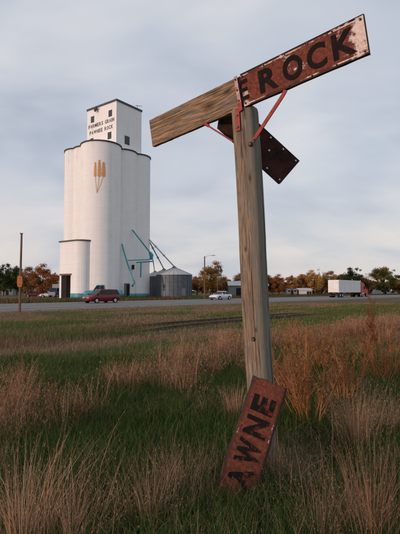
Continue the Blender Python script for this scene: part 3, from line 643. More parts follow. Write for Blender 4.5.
# ------------------------------------------------------------------ low buildings
def shed(name, px0, px1, yy, eave, ridge, depth, label, wall, roof, rz=0, doors=(), wins=()):
    x0, x1 = (px0 - 200) / FPX * yy, (px1 - 200) / FPX * yy; ln = x1 - x0
    t_ = empty(name, ((x0 + x1) / 2, yy, 0), rz, label=label, cat='building')
    pr = [(0, -.1), (depth, -.1), (depth, eave), (depth / 2, ridge), (0, eave)]
    Mx = Matrix(((0, 0, 1, -ln / 2), (1, 0, 0, 0), (0, 1, 0, 0), (0, 0, 0, 1)))
    wl = MB().prism(pr, 0, ln, Mx).build('wall', wall, t_)
    a = math.atan2(ridge - eave, depth / 2); ov = .35; th = .12
    rp = [(-ov, eave - ov * math.tan(a) + .03), (depth / 2, ridge + .03), (depth + ov, eave - ov * math.tan(a) + .03), (depth + ov, eave - ov * math.tan(a) + .03 + th), (depth / 2, ridge + .03 + th), (-ov, eave - ov * math.tan(a) + .03 + th)]
    MB().prism(rp, -.3, ln + .3, Mx).build('roof', roof, t_)
    for f, wd, h in doors: MB().box((-ln / 2 + ln * f - wd / 2, -.05, 0), (-ln / 2 + ln * f + wd / 2, .05, h)).build('door', MT['dark'], t_)
    for f in wins:
        o = MB().box((-ln / 2 + ln * f - .55, -.05, 1.0), (-ln / 2 + ln * f + .55, .03, 2.1)).build('window', MT['wallwhite'], t_)
        MB().box((-ln / 2 + ln * f - .45, -.07, 1.1), (-ln / 2 + ln * f + .45, -.03, 2.0)).build('pane', MT['glass'], o)
    return t_
shed('metal_shed', 229, 268, 128, 3.1, 4.3, 9, 'long low shed with pale green roof behind the sign post', MT['wallgrey'], MT['roofpale'], 0, ((.3, 2.6, 2.4), (.8, 2.6, 2.4)))
shed('garage', 299, 312, 172, 1.9, 2.5, 6, 'small white garage with dark openings beneath the orange trees', MT['wallwhite'], MT['wallwhite'], .1, ((.68, .9, 1.4), (.88, .8, 1.4)))
shed('house', 287, 297, 172, 1.8, 2.5, 6, 'small grey house left of the white garage', MT['wallgrey'], MT['roofdark'], -.1, ((.5, 1, 1.9),), (.2, .8))
shed('house', 380, 390, 185, 2.0, 3.0, 7, 'small white house under the large yellowing tree at right', MT['wallwhite'], MT['roofdark'], .1, ((.5, 1, 1.9),), (.2, .8))
shed('house', 2, 13, 165, 2.4, 3.8, 8, 'grey house in the trees at far left edge', MT['wallgrey'], MT['roofdark'], .1, ((.5, 1, 1.9),), (.2, .8))
# ------------------------------------------------------------------ foliage builders
def set_cols(me, cols):
    at = me.attributes.new('col', 'FLOAT_COLOR', 'POINT'); c = np.ones((len(cols), 4), np.float32); c[:, :3] = cols; at.data.foreach_set('color', c.ravel())
def np_mesh(name, verts, loops, counts, cols):
    me = bpy.data.meshes.new(name); me.vertices.add(len(verts)); me.vertices.foreach_set('co', np.asarray(verts, np.float32).ravel())
    me.loops.add(len(loops)); me.loops.foreach_set('vertex_index', np.asarray(loops, np.int32))
    me.polygons.add(len(counts)); st = np.concatenate([[0], np.cumsum(counts)[:-1]]).astype(np.int32)
    me.polygons.foreach_set('loop_start', st); me.update(calc_edges=True); set_cols(me, cols); return me
def blades(base, h, wd, az, lean, col, segs, face=None):
    """numpy arrays, one entry per blade -> verts, loops, counts, cols"""
    n = len(h); rows = []; t_ = np.linspace(0, 1, segs + 1)
    dx, dy = np.cos(az), np.sin(az); wa = az + (np.pi / 2 if face is None else face); wx, wy = np.cos(wa), np.sin(wa)
    vs = np.empty((n, 2 * segs + 1, 3), np.float32)
    for k, q_ in enumerate(t_):
        off = lean * h * q_ ** 1.8; up_ = h * q_ * np.sqrt(np.maximum(1 - (lean * q_ * .75) ** 2, .15))
        cx_, cy_, cz_ = base[:, 0] + dx * off, base[:, 1] + dy * off, base[:, 2] + up_
        if k == segs: vs[:, 2 * segs] = np.stack([cx_, cy_, cz_], 1)
        else:
            hw = wd * .5 * (1 - q_) ** .6
            vs[:, 2 * k] = np.stack([cx_ - wx * hw, cy_ - wy * hw, cz_], 1); vs[:, 2 * k + 1] = np.stack([cx_ + wx * hw, cy_ + wy * hw, cz_], 1)
    m_ = 2 * segs + 1; lp_ = []
    for k in range(segs - 1): lp_ += [2 * k, 2 * k + 1, 2 * k + 3, 2 * k + 2]
    lp_ += [2 * segs - 2, 2 * segs - 1, 2 * segs]
    loops = (np.arange(n)[:, None] * m_ + np.array(lp_)[None]).ravel(); counts = np.tile([4] * (segs - 1) + [3], n)
    return vs.reshape(-1, 3), loops, counts, np.repeat(col, m_, 0), vs
def join(parts):
    V_, Lp, Cn, Cl, b_ = [], [], [], [], 0
    for v, l, c, cl_ in parts: V_.append(v); Lp.append(l + b_); Cn.append(c); Cl.append(cl_); b_ += len(v)
    return np.concatenate(V_), np.concatenate(Lp), np.concatenate(Cn), np.concatenate(Cl)
def flecks(pos, size, col, asp=2.2, upbias=.5):
    """small leaf / seed faces"""
    n = len(pos); a = rng.normal(size=(n, 3)); a[:, 2] += upbias; a /= np.linalg.norm(a, axis=1)[:, None]
    b_ = np.cross(a, rng.normal(size=(n, 3))); b_ /= np.linalg.norm(b_, axis=1)[:, None]
    s_ = size[:, None]; vs = np.stack([pos - a * s_ * .1, pos + b_ * s_ / asp / 2 + a * s_ * .45, pos + a * s_, pos - b_ * s_ / asp / 2 + a * s_ * .45], 1)
    return vs.reshape(-1, 3), (np.arange(n)[:, None] * 4 + np.arange(4)[None]).ravel(), np.full(n, 4), np.repeat(col, 4, 0)
def pick(cols, n, jit=.18, wts=None):
    cols = np.array(cols); i = rng.choice(len(cols), n, p=wts); return np.clip(cols[i] * rng.uniform(1 - jit * 2, 1 + jit * 1.5, (n, 1)) * rng.uniform(.94, 1.06, (n, 3)), 0, 1)
# ------------------------------------------------------------------ trees
def crown_mesh(name, h, rx, zc, rz, cols, nclump, nleaf, leaf, seed):
    global rng
    keep = rng; rng = np.random.default_rng(seed); parts = []
    dirs = rng.normal(size=(nclump, 3)); dirs /= np.linalg.norm(dirs, axis=1)[:, None]
    rad = rng.uniform(.15, 1.0, nclump) ** .5; cen = dirs * rad[:, None] * np.array([rx, rx, rz]); cen[:, 2] += zc
    cr = rng.uniform(.10, .36, nclump) * rx; cc = pick(cols, nclump, .2)
    for i in range(nclump):
        m_ = max(8, int(nleaf * (cr[i] / (.25 * rx)) ** 2)); d_ = rng.normal(size=(m_, 3)); d_ /= np.linalg.norm(d_, axis=1)[:, None]
        pos = cen[i] + d_ * cr[i] * (rng.uniform(.2, 1.15, (m_, 1))) * np.array([1, 1, .8]); pos[:, 2] = np.maximum(pos[:, 2], .6)
        parts.append(flecks(pos, rng.uniform(.6, 1.4, m_) * leaf, np.clip(cc[i] * rng.uniform(.7, 1.3, (m_, 1)), 0, 1), 1.5, .1))
    me = np_mesh(name, *join(parts)); me.materials.append(MT['treeleaf']); rng = keep; return me, cen
def trunk_mesh(h, cen, seed):
    rr = random.Random(seed); mb = MB(); z1 = h * .62; b_ = h * .022
    mb.tube([(0, 0, -.2), (rr.uniform(-.1, .1), 0, h * .2), (rr.uniform(-.25, .25), rr.uniform(-.2, .2), h * .42), (rr.uniform(-.3, .3), 0, z1)], [b_ * 1.3, b_, b_ * .75, b_ * .3], 8)
    for i in range(0, len(cen), max(1, len(cen) // 14)):
        z0 = rr.uniform(.2, .5) * h; p = Vector(cen[i]); mb.tube([(0, 0, z0), (p.x * .45, p.y * .45, z0 + (p.z - z0) * .6), tuple(p)], [b_ * .5, b_ * .3, b_ * .08], 5)
    me = mb.mesh('trunk'); me.materials.append(MT['bark']); return me
ORG = [(0.37, 0.152, 0.057), (0.444, 0.203, 0.06), (0.271, 0.109, 0.045), (0.32, 0.189, 0.071)]
BRN = [(0.255, 0.128, 0.06), (0.33, 0.165, 0.068), (0.195, 0.112, 0.06), (0.3, 0.135, 0.045)]
GRN = [(0.056, 0.075, 0.027), (0.075, 0.088, 0.033), (0.044, 0.056, 0.025), (0.112, 0.106, 0.037)]
YEL = [(0.28, 0.21, 0.056), (0.168, 0.161, 0.049), (0.364, 0.224, 0.063), (0.126, 0.126, 0.042)]
TPL = {}
for kname, cols, sd_ in (('orange', ORG, 1), ('orange2', ORG, 2), ('brown', BRN, 3), ('brown2', BRN, 4), ('green', GRN, 5), ('green2', GRN, 8), ('yellow', YEL, 6)):
    cm, cen = crown_mesh('crown', 10, 4.0, 5.6, 4.4, cols, 64, 210, .29, sd_); TPL[kname] = (cm, trunk_mesh(10, cen, sd_))
cm, cen = crown_mesh('crown', 10, 3.6, 5.8, 4.0, BRN, 34, 22, .30, 31); TPL['bare'] = (cm, trunk_mesh(10, cen, 31))
def tree(kname, x, y, h, wd, label, group='trees beyond the road', name='tree', rz=None):
    t_ = empty(name, (x, y, 0), random.uniform(0, 6.28) if rz is None else rz, label=label, cat='tree', group=group)
    cm, tm = TPL[kname]; s_ = h / 10; c = link('crown', cm, None, t_); k_ = link('trunk', tm, None, t_)
    t_.scale = (wd / 8.0, wd / 8.0, s_); return t_
def treepx(kname, px, top, wpx, y, label, **kw):
    k_ = y / FPX; return tree(kname, (px - 200) * k_, y, EYE + (HOR - top) * k_, wpx * k_, label, **kw)
tl_ = [('green', 4, 264, 20, 150, 'dark green tree at the far left edge of the picture'), ('green2', 17, 267, 20, 160, 'dark olive tree right of the thin marker pole'),
 ('brown', 28, 268, 18, 150, 'brownish tree between the dark trees and the orange tree, left'), ('orange', 43, 265, 27, 130, 'bright orange tree just left of the grain elevator'),
 ('orange2', 54, 272, 14, 140, 'small orange tree touching the left edge of the elevator'),
 ('brown', 197, 277, 18, 150, 'low brown tree directly right of the grain bins'), ('orange', 213, 263, 28, 135, 'large orange tree behind the street lamp'), ('orange2', 226, 277, 18, 140, 'low orange tree right of the street lamp tree'),
 ('brown2', 243, 274, 22, 175, 'brown tree seen left of the post above the pale shed'),
 ('brown', 265, 275, 22, 185, 'brown tree partly hidden behind the wooden post'), ('orange', 279, 275, 18, 180, 'orange tree just right of the wooden post'), ('orange2', 292, 275, 18, 178, 'orange tree above the small grey house'), ('brown2', 303, 275, 17, 180, 'brown tree above the white garage'),
 ('orange', 313, 271, 20, 178, 'reddish orange tree right of the white garage'), ('bare', 321, 267, 18, 190, 'thin half bare tree rising above the orange row'), ('brown', 330, 272, 18, 185, 'brown tree behind the rear of the trailer'), ('brown2', 341, 275, 18, 190, 'brown tree above the middle of the trailer'),
 ('green', 354, 268, 24, 180, 'dark green tree above the front of the trailer'), ('bare', 368, 272, 13, 185, 'half bare tree between the dark green and yellowing trees'), ('yellow', 384, 267, 27, 172, 'large yellow green tree at right behind the truck'), ('brown', 400, 276, 20, 178, 'brown tree at the right edge of the picture'),
 ('brown2', 272, 279, 16, 205, 'muted brown tree low behind the orange tree near the post'), ('brown', 299, 279, 16, 205, 'muted brown tree behind the gap over the white garage'), ('orange2', 322, 277, 16, 200, 'dull orange tree in the gap left of the trailer'), ('brown', 336, 278, 16, 205, 'muted brown tree behind the trailer roof'), ('orange', 348, 277, 16, 205, 'dull orange tree low beside the dark green tree'), ('brown2', 366, 279, 16, 205, 'brown tree low behind the half bare tree'), ('orange2', 374, 280, 14, 205, 'small dull orange tree left of the yellowing tree'), ('green', 10, 272, 20, 175, 'dark tree filling the gap at the far left'),
 ('green2', 249, 286, 12, 120, 'dark round bush beside the post in front of the shed'), ('brown', 287, 284, 16, 200, 'low brown tree far behind the grey house'), ('brown2', 360, 283, 18, 200, 'low brown tree behind the red cab'), ('green2', 331, 285, 16, 200, 'low olive tree seen behind the left end of the trailer')]
for a_ in tl_: treepx(*a_)
# a long far-off hedge line that reads as one mass
n = 11000; s_ = rng.uniform(-180, 330, n); pos = np.stack([s_, 235 + rng.uniform(-6, 6, n), rng.uniform(0, 1, n) ** .8 * (4.2 + 3.2 * vnoise(s_ * .12, s_ * 0, 5))], 1)
link('far_tree_line', np_mesh('far_tree_line', *flecks(pos, rng.uniform(1.0, 2.2, n), pick(BRN + GRN, n), 1.4, .2)), MT['leaf'], kind='stuff', label='low far tree line along the horizon', cat='trees')
# ------------------------------------------------------------------ the station sign
H = .30
lt, lb, dl = P(150.5, 119.5, 4.91), P(150.5, 147, 4.91), 4.91
rt_, rb = P(361.4, 14.7, 3.40), P(368, 54, 3.40)
lc, rc = (lt + lb) / 2, (rt_ + rb) / 2; bx_ = (rc - lc); BL = bx_.length; bx_.normalize()
up0 = ((rt_ - rb).normalized() + (lt - lb).normalized()) / 2; bz = (up0 - bx_ * up0.dot(bx_)).normalized(); by = bz.cross(bx_)   # by points away from the viewer
jt = P(237.5, 92.5, 4.15); JX = (jt - lc).dot(bx_)          # joint along the board from its left end
SM = Matrix((bx_, by, bz)).transposed().to_4x4()
print('SIGN', BL, JX, bx_, by, bz, lc, rc)
post = empty('sign_post', (0, 0, 0), label='weathered wooden post of the station sign, leaning slightly left', cat='post')
pbase = P(265.2, 470, 4.28); pbase.z = 0; ptop = P(245.0, 107, 4.23)
pax = (ptop - pbase); PH = pax.length; pz = pax.normalized()
fx_ = Vector((math.cos(R(-30)), math.sin(R(-30)), 0)); px_ = (fx_ - pz * fx_.dot(pz)).normalized(); py_ = pz.cross(px_)
PM = Matrix((px_, py_, pz)).transposed().to_4x4(); PM.translation = pbase
post.matrix_world = PM
mb = MB(); hwp, hdp = .105, .10; rnd_ = random.Random(3); rings = []
def psec(sc, ch=.035):
    pts = []
    for sx_, sy_ in ((1, -1), (1, 1), (-1, 1), (-1, -1)):
        cxx, cyy = sx_ * (hwp - ch), sy_ * (hdp - ch); a0 = math.atan2(sy_, sx_)
        for k in (-1, -.4, .4, 1): pts.append(((cxx + ch * math.cos(a0 + k * .7)) * sc, (cyy + ch * math.sin(a0 + k * .7)) * sc))
    return pts
zs = list(np.linspace(-.3, PH - .05, 60)) + [PH - .03, PH - .012, PH]
vs = []
for i, z in enumerate(zs):
    sc = 1.05 - .06 * max(0, z) / PH
    if i >= 60: sc *= (.97, .9, .74)[i - 60]
    jx, jy = .004 * math.sin(z * 3.1) + rnd_.uniform(-.001, .001), .004 * math.sin(z * 2.3 + 1)
    for (a, b_) in psec(sc): vs.append((a + jx, b_ + jy, z))
k = 16; mb.add(vs, [(i * k + j, i * k + (j + 1) % k, (i + 1) * k + (j + 1) % k, (i + 1) * k + j) for i in range(len(zs) - 1) for j in range(k)], True)
mb.add(vs[-k:], [tuple(range(k))])
mb.build('shaft', MT['post'], post)
PI_ = PM.inverted()
def on_post(px, py, d): return PI_ @ P(px, py, d)
def bolt(parent, p, nrm, r=.014, mt='bolt'):
    nrm = Vector(nrm).normalized(); p = Vector(p)
    return MB().tube([p - nrm * .004, p + nrm * .004], r * 1.5, 12).tube([p + nrm * .004, p + nrm * .013], r, 6).build('bolt', MT[mt], parent)
sgn = empty('station_sign', (0, 0, 0), label='broken horizontal station sign board reading ROCK on top of the post', cat='sign')
SO = lc + bx_ * JX; SM.translation = SO; sgn.matrix_world = SM
TH_ = .055
# bare plank on the left (local x from -JX to 0, front face y = 0)
mb = MB(); nseg = 14
def plank(x0, x1, hz, y0, y1, nseg, seed):
    r_ = random.Random(seed); mb = MB(); vs = []
    for i in range(nseg + 1):
        x = x0 + (x1 - x0) * i / nseg; e = lambda: r_.uniform(-.0022, .0022)
        vs += [(x, y0 + .004, -hz + e()), (x, y0 + e() * .5, -hz + .006), (x, y0 + e() * .5, hz - .006), (x, y0 + .004, hz + e()), (x, y1 - .004, hz + e()), (x, y1, hz - .005), (x, y1, -hz + .005), (x, y1 - .004, -hz + e())]
    k = 8; mb.add(vs, [(i * k + j, i * k + (j + 1) % k, (i + 1) * k + (j + 1) % k, (i + 1) * k + j) for i in range(nseg) for j in range(k)])
    mb.add(vs[:k], [tuple(range(k))[::-1]]); mb.add(vs[-k:], [tuple(range(k))]); return mb
XR = BL - JX
o = plank(-JX, -.0, H / 2 - .003, .004, TH_, 24, 1).build('plank', MT['plank'], sgn)
bp_ = plank(.004, XR, H / 2 - .006, .004, TH_, 12, 2).build('backing_board', MT['boarddark'], sgn)
xm, hx = XR / 2 + .03, XR / 2 - .02
mb = MB(); nx_, nz_ = 40, 12; vs = []
for j in range(nz_ + 1):
    for i in range(nx_ + 1):
        x = -hx + 2 * hx * i / nx_; z = -H / 2 + H * j / nz_
        vs.append((x, -.002 - .002 * math.sin(x * 7 + z * 9) * (1 if 0 < j < nz_ else .3), z))
nf = len(vs); mb.add(vs, [(j * (nx_ + 1) + i, j * (nx_ + 1) + i + 1, (j + 1) * (nx_ + 1) + i + 1, (j + 1) * (nx_ + 1) + i) for j in range(nz_) for i in range(nx_)], True)
face = mb.build('sign_sheet', MT['rock_face'], sgn); face.location = (xm, 0, 0)
e_ = .012; fr = .004
for nm, a, b_ in (('edge_lip', (-hx, -.006, H / 2), (hx, .02, H / 2 + fr)), ('edge_lip', (-hx, -.006, -H / 2 - fr), (hx, .02, -H / 2)), ('edge_lip', (hx, -.006, -H / 2 - fr), (hx + fr, .02, H / 2 + fr))):
    MB().box(a, b_).build(nm, MT['rustdark'], face)
MB().box((XR + .001, .002, -H / 2 + .004), (XR + .004, TH_ + .002, H / 2 - .004)).build('end_plate', MT['rustdark'], bp_)
LM = Matrix(((1, 0, 0, 0), (0, 0, -1, 0), (0, 1, 0, 0), (0, 0, 0, 1)))
def letter(ch, x, wd, ht, parent, mt, y=-.0065, bold=.035):
    me = text_mesh(ch, wd, ht, .0012, bold); me.materials.append(MT[mt]); o = link('letter', me, None, parent); o.matrix_local = Matrix.Translation((x, y, 0)) @ LM; return o
def lx(px):           # board x of a picture column, measured on the board's middle line
    d1 = (lc - Vector((0, 0, EYE))); best = None
    for i in range(1200):
        s_ = BL * i / 1200; p = lc + bx_ * s_ - Vector((0, 0, EYE)); u = 200 + FPX * p.x / p.dot(FW)
        if best is None or abs(u - px) < best[0]: best = (abs(u - px), s_)
    return best[1] - JX - xm
for ch, a, b_ in (('R', 259.5, 277.5), ('O', 283, 302.5), ('C', 307.3, 326.5), ('K', 332.5, 356)):
    x0, x1 = lx(a), lx(b_); letter(ch, (x0 + x1) / 2, (x1 - x0), .205, face, 'letter', bold=.032)
xe = lx(240.5); x1 = lx(247.5)
ep = [(xe - .012, -.092), (x1 + .008, -.092), (x1 + .008, -.058), (xe + .012, -.058), (xe + .012, -.017), (x1 + .003, -.017), (x1 + .003, .017), (xe + .012, .017), (xe + .012, .058), (x1 + .008, .058), (x1 + .008, .092), (xe - .012, .092)]
MB().prism(ep, .0055, .0078, Matrix.Rotation(math.pi / 2, 4, 'X')).build('letter', MT['letter'], face)
for x in (-hx + .02, hx - .025):
    for z in (-.125, .125): bolt(face, (x, -.005, z), (0, -1, 0), .007)
for x in np.linspace(-hx + .25, hx - .25, 4):
    for z in (-.135, .135): bolt(face, (x, -.005, z), (0, -1, 0), .005)
# strap over the joint and down on to the post
SI = SM.inverted()
def bar(pts, wd, th, nrm, name, mt, parent, inv):
    """flat bar through world points"""
    pts = [inv @ Vector(p) for p in pts]; nrm = (inv.to_3x3() @ Vector(nrm)).normalized(); vs = []
    for i, p in enumerate(pts):
        t_ = (pts[min(i + 1, len(pts) - 1)] - pts[max(i - 1, 0)]).normalized(); s_ = t_.cross(nrm).normalized(); n_ = s_.cross(t_)
        w_ = wd[i] if isinstance(wd, (list, tuple)) else wd
        vs += [p - s_ * w_ / 2, p + s_ * w_ / 2, p + s_ * w_ / 2 + n_ * th, p - s_ * w_ / 2 + n_ * th]
    mb = MB(); mb.add(vs, [(i * 4 + j, i * 4 + (j + 1) % 4, (i + 1) * 4 + (j + 1) % 4, (i + 1) * 4 + j) for i in range(len(pts) - 1) for j in range(4)]); mb.add(vs[:4], [(0, 1, 2, 3)]); mb.add(vs[-4:], [(3, 2, 1, 0)])
    return mb.build(name, MT[mt], parent)
S3 = SM.to_3x3()
def sl(x, y, z): return SM @ Vector((x, y, z))
st1 = bar([sl(.002, -.009, .152), sl(.006, -.009, 0), sl(.012, -.009, -.125)], .034, .005, -by, 'strap', 'pinksteel', sgn, SI)
for z in (.12, .02, -.08): bolt(st1, (.004 - z * .03, -.014, z), (0, -1, 0), .007)
# front of the post where the strap lands
fpost = PM @ Vector((-.035, -hdp - .004, PH - .05)); low_ = PM @ Vector((-.035, -hdp - .004, PH - .24))
st2 = bar([sl(.012, -.015, -.10), sl(.012, -.015, -.165), (sl(.012, -.01, -.17) * .4 + fpost * .6), fpost, low_], [.045, .045, .045, .05, .05], .006, -by, 'bracket', 'redsteel', sgn, SI)
for f in (.25, .8):
    p = fpost.lerp(low_, f); bolt(st2, SI @ (p + (PM.to_3x3() @ Vector((0, -1, 0))) * .008), SI.to_3x3() @ (PM.to_3x3() @ Vector((0, -1, 0))), .009)
def rod(a, b_, r, name='brace'):
    a, b_ = SI @ Vector(a), SI @ Vector(b_); o = MB().tube([a, b_], r, 8).build(name, MT['redsteel'], sgn)
    return o
o = rod(P(206, 124.5, 4.42), P(233, 141.5, 4.22), .008)
MB().tube([SI @ P(204, 123.5, 4.43), SI @ P(209, 126, 4.41)], .015, 8).build('brace_eye', MT['redsteel'], o)
o = bar([P(286, 90.5, 3.85), P(283, 96, 3.86), P(253.5, 141, 4.12)], .032, .012, -by, 'brace', 'redsteel', sgn, SI)
bolt(o, SI @ P(254.5, 139.5, 4.09), SI.to_3x3() @ Vector((0, -1, 0)), .008)
# second, dark board slipped down behind the post
bc = P(289, 172.5, 4.55); ba = P(223, 112, 4.45); dx_ = (bc - ba); DL = dx_.length; dx_.normalize()
dz_ = Vector((0, -.12, 1)); dz_ = (dz_ - dx_ * dz_.dot(dx_)).normalized(); dy_ = dz_.cross(dx_)
DM = Matrix((dx_, dy_, dz_)).transposed().to_4x4(); DM.translation = ba
back = empty('slipped_board', (0, 0, 0), label='dark nail studded sign board hanging diagonally behind the post', cat='board'); back.matrix_world = DM
hb_ = .155
poly = [(.06, -hb_), (DL, -hb_), (DL, hb_), (.06, hb_), (.02, hb_ * .6), (0, 0), (.02, -hb_ * .6)]
MB().prism(poly, -.02, .02, Matrix.Rotation(math.pi / 2, 4, 'X')).build('board', MT['boarddark'], back)
MB().prism([(.1, -hb_ + .004), (DL + .003, -hb_ + .004), (DL + .003, hb_ - .004), (.1, hb_ - .004)], .021, .024, Matrix.Rotation(math.pi / 2, 4, 'X')).build('rusted_sheet', MT['rustdark'], back)
for x in np.linspace(.35, DL - .03, 4):
    for z in (-.125, .125): bolt(back, (x, -.026, z), (0, -1, 0), .006, 'chrome')
bolt(back, (DL - .3, -.026, .02), (0, -1, 0), .006, 'chrome')
# post bolts
for (u, v, d_) in ((255.2, 338.5, 4.1), (255, 146.5, 4.1)):
    p = on_post(u, v, 4.2); y0 = -hdp - .002; rim_ = MB().tube([(p.x, y0 + .01, p.z), (p.x, y0 - .004, p.z)], .022, 14).build('bolt', MT['rustdark'], post)
    MB().tube([(p.x, y0 - .004, p.z), (p.x, y0 - .018, p.z)], .011, 6).build('nut', MT['bolt'], rim_)
# ------------------------------------------------------------------ fallen sheet reading AWNE
fb = P(229, 512, 3.42); ft = P(271, 381.5, 3.92); fz = (ft - fb); FLN = fz.length; fz.normalize()
e1 = P(287, 386.7, 3.90) - P(253, 379, 3.90); e1 = (e1 - fz * e1.dot(fz)).normalized()      # across, to the right
fy = fz.cross(e1)                                                                         # away from the viewer
ext = .28; LN = FLN + ext
# local x runs up the sheet, local z to the viewer's left (letter tops), local y away
FM = Matrix((fz, fz.cross(-e1) * -1, -e1)).transposed().to_4x4(); FM.translation = ft - fz * LN / 2
yv = FM.to_3x3() @ Vector((0, 1, 0))
print('FALL', LN, yv, FM.determinant())
fall = empty('fallen_sign', (0, 0, 0), label='rusted sign sheet lettered AWNE leaning on the foot of the post', cat='sign'); fall.matrix_world = FM
mb = MB(); vs = []; nx_, nz_ = 44, 12; hl = LN / 2
def fyy(x, z): return .012 * math.sin(x * 2.2) + .004 * math.sin(x * 9 + z * 14) + .008 * (z / .15) ** 2
for s_ in (0, 1):
    for j in range(nz_ + 1):
        for i in range(nx_ + 1):
            x = -hl + LN * i / nx_; z = -.158 + .316 * j / nz_
            vs.append((x + (.006 * math.sin(z * 40) if i == nx_ else 0), fyy(x, z) + s_ * .003, z + (.003 * math.sin(x * 31) if j in (0, nz_) else 0)))
w1 = nx_ + 1; off = w1 * (nz_ + 1); fs = []
for j in range(nz_):
    for i in range(nx_): a_ = j * w1 + i; fs += [(a_, a_ + 1, a_ + w1 + 1, a_ + w1), (off + a_ + w1, off + a_ + w1 + 1, off + a_ + 1, off + a_)]
for i in range(nx_): fs += [(i + 1, i, off + i, off + i + 1), (nz_ * w1 + i, nz_ * w1 + i + 1, off + nz_ * w1 + i + 1, off + nz_ * w1 + i)]
for j in range(nz_): fs += [(j * w1, (j + 1) * w1, off + (j + 1) * w1, off + j * w1), ((j + 1) * w1 + nx_, j * w1 + nx_, off + j * w1 + nx_, off + (j + 1) * w1 + nx_)]
mb.add(vs, fs, True); fs_ = mb.build('sheet', MT['awne_face'], fall)
MB().prism([(-hl, -.135), (hl - .02, -.135), (hl - .02, .135), (-hl, .135)], -.060, -.042, Matrix.Rotation(math.pi / 2, 4, 'X')).build('backing_board', MT['boarddark'], fall)
def fxl(py):
    best = None
    for i in range(800):
        x = -hl + LN * i / 800; p = FM @ Vector((x, 0, 0)) - Vector((0, 0, EYE)); v_ = 267 - FPX * p.dot(UP) / p.dot(FW)
        if best is None or abs(v_ - py) < best[0]: best = (abs(v_ - py), x)
    return best[1]
for ch, a_, b_ in (('A', 491, 466.5), ('W', 464, 440.5), ('N', 436, 418), ('E', 413, 397)):
    x0, x1 = fxl(a_), fxl(b_); xc = (x0 + x1) / 2; me = text_mesh(ch, x1 - x0, .195, .001, .045); me.materials.append(MT['letter_rust'])
    n = len(me.vertices); a = np.empty(n * 3); me.vertices.foreach_get('co', a); a = a.reshape(-1, 3)
    for r_ in a: r_[2] -= fyy(xc + r_[0], r_[1])
    me.vertices.foreach_set('co', a.ravel()); me.update()
    o = link('letter', me, None, fs_); o.matrix_local = Matrix.Translation((xc, -.0035, 0)) @ LM
for x in (hl - .03, hl - .45):
    for z in (-.13, .13): bolt(fs_, (x, fyy(x, z) - .003, z), (0, -1, 0), .006)
# ------------------------------------------------------------------ grasses
GREEN = [(.065, .115, .026), (.085, .135, .034), (.045, .085, .022), (.11, .14, .045)]
OLIVE = [(.10, .10, .04), (.13, .11, .05), (.08, .085, .03)]
STRAW = [(.29, .19, .115), (.34, .23, .145), (.21, .135, .085), (.26, .16, .105)]
RED = [(.40, .195, .11), (.31, .13, .07), (.50, .285, .17), (.22, .09, .055), (.58, .38, .25)]
def wedge(n, d0, d1, pad=.6, pw=1.0):
    d = (d0 ** pw + (d1 ** pw - d0 ** pw) * rng.random(n)) ** (1 / pw); x = rng.uniform(-1, 1, n) * (.47 * d + pad); return x, d
def basez(x, y): return np.stack([x, y, gh(x, y) - .01], 1)
def stuff(name, me, label): return link(name, me, MT['leaf'], kind='stuff', label=label, cat='grass')
def red_mask(x, y):
    p = pers(x, y) + 1.5 * (vnoise(x * .7, y * .7, 11) - .5); return (p > 5.0) & (p < 7.7)
# near green grass
n = 230000; x, y = wedge(n, 2.3, 11, .6, 1.35); v1 = vnoise(x * .8, y * .8, 3); v2 = vnoise(x * 2.2, y * 2.2, 4)
bare = (np.hypot((x - .95) / .55, (y - 4.6) / .7) < 1) & (rng.random(n) < .85); h = rng.uniform(.08, .28, n) * (.55 + .9 * v1)
keep = ~bare & (rng.random(n) < .45 + .6 * v2); x, y, h, v1, v2 = x[keep], y[keep], h[keep], v1[keep], v2[keep]; n = len(x)
col = pick(GREEN, n); dry = rng.random(n) < .05 + .2 * (v2 > .7); col[dry] = pick(OLIVE + STRAW[2:], dry.sum())
v, l, c, cl_, _ = blades(basez(x, y), h, rng.uniform(.004, .009, n) * (1 + .06 * y), rng.uniform(0, 6.28, n), rng.uniform(.1, .9, n), col, 2)
stuff('green_grass', np_mesh('green_grass', v, l, c, cl_), 'short dark green grass around the sign post')
# middle distance sward, streaked along the track
n = 150000; x, y = wedge(n, 10, 60, 1, 1.0); p = pers(x, y); s_ = x * RU.x + y * RU.y
g1 = vnoise(s_ * .16 + 3, p * .55, 6) * .65 + vnoise(x * .7, y * .7, 8) * .35
keep = (p < 33.8) & ((np.abs(p - 14.4) > 1.5) | (rng.random(n) < np.where((x / y < -.13) | (x / y > .23), 1.0, .4))); x, y, p, g1 = x[keep], y[keep], p[keep], g1[keep]; n = len(x)
gthr = np.where(p > 24, .66, np.where(p > 16.5, .54, .36)); isg = g1 + rng.normal(0, .05, n) > gthr
col = np.where(isg[:, None], pick([(.11, .16, .045), (.14, .18, .055), (.17, .17, .06), (.09, .12, .035)], n), pick([(.28, .19, .115), (.36, .25, .15), (.22, .145, .09), (.32, .19, .11)], n))
v, l, c, cl_, _ = blades(basez(x, y), rng.uniform(.06, .22, n) * np.where(isg, 1.2, .8) * np.where(p > 24, .6, 1), .005 + .0007 * y, rng.uniform(0, 6.28, n), rng.uniform(.1, .9, n), col, 2)
stuff('meadow_grass', np_mesh('meadow_grass', v, l, c, cl_), 'mixed brown and green grass between the track and the road')
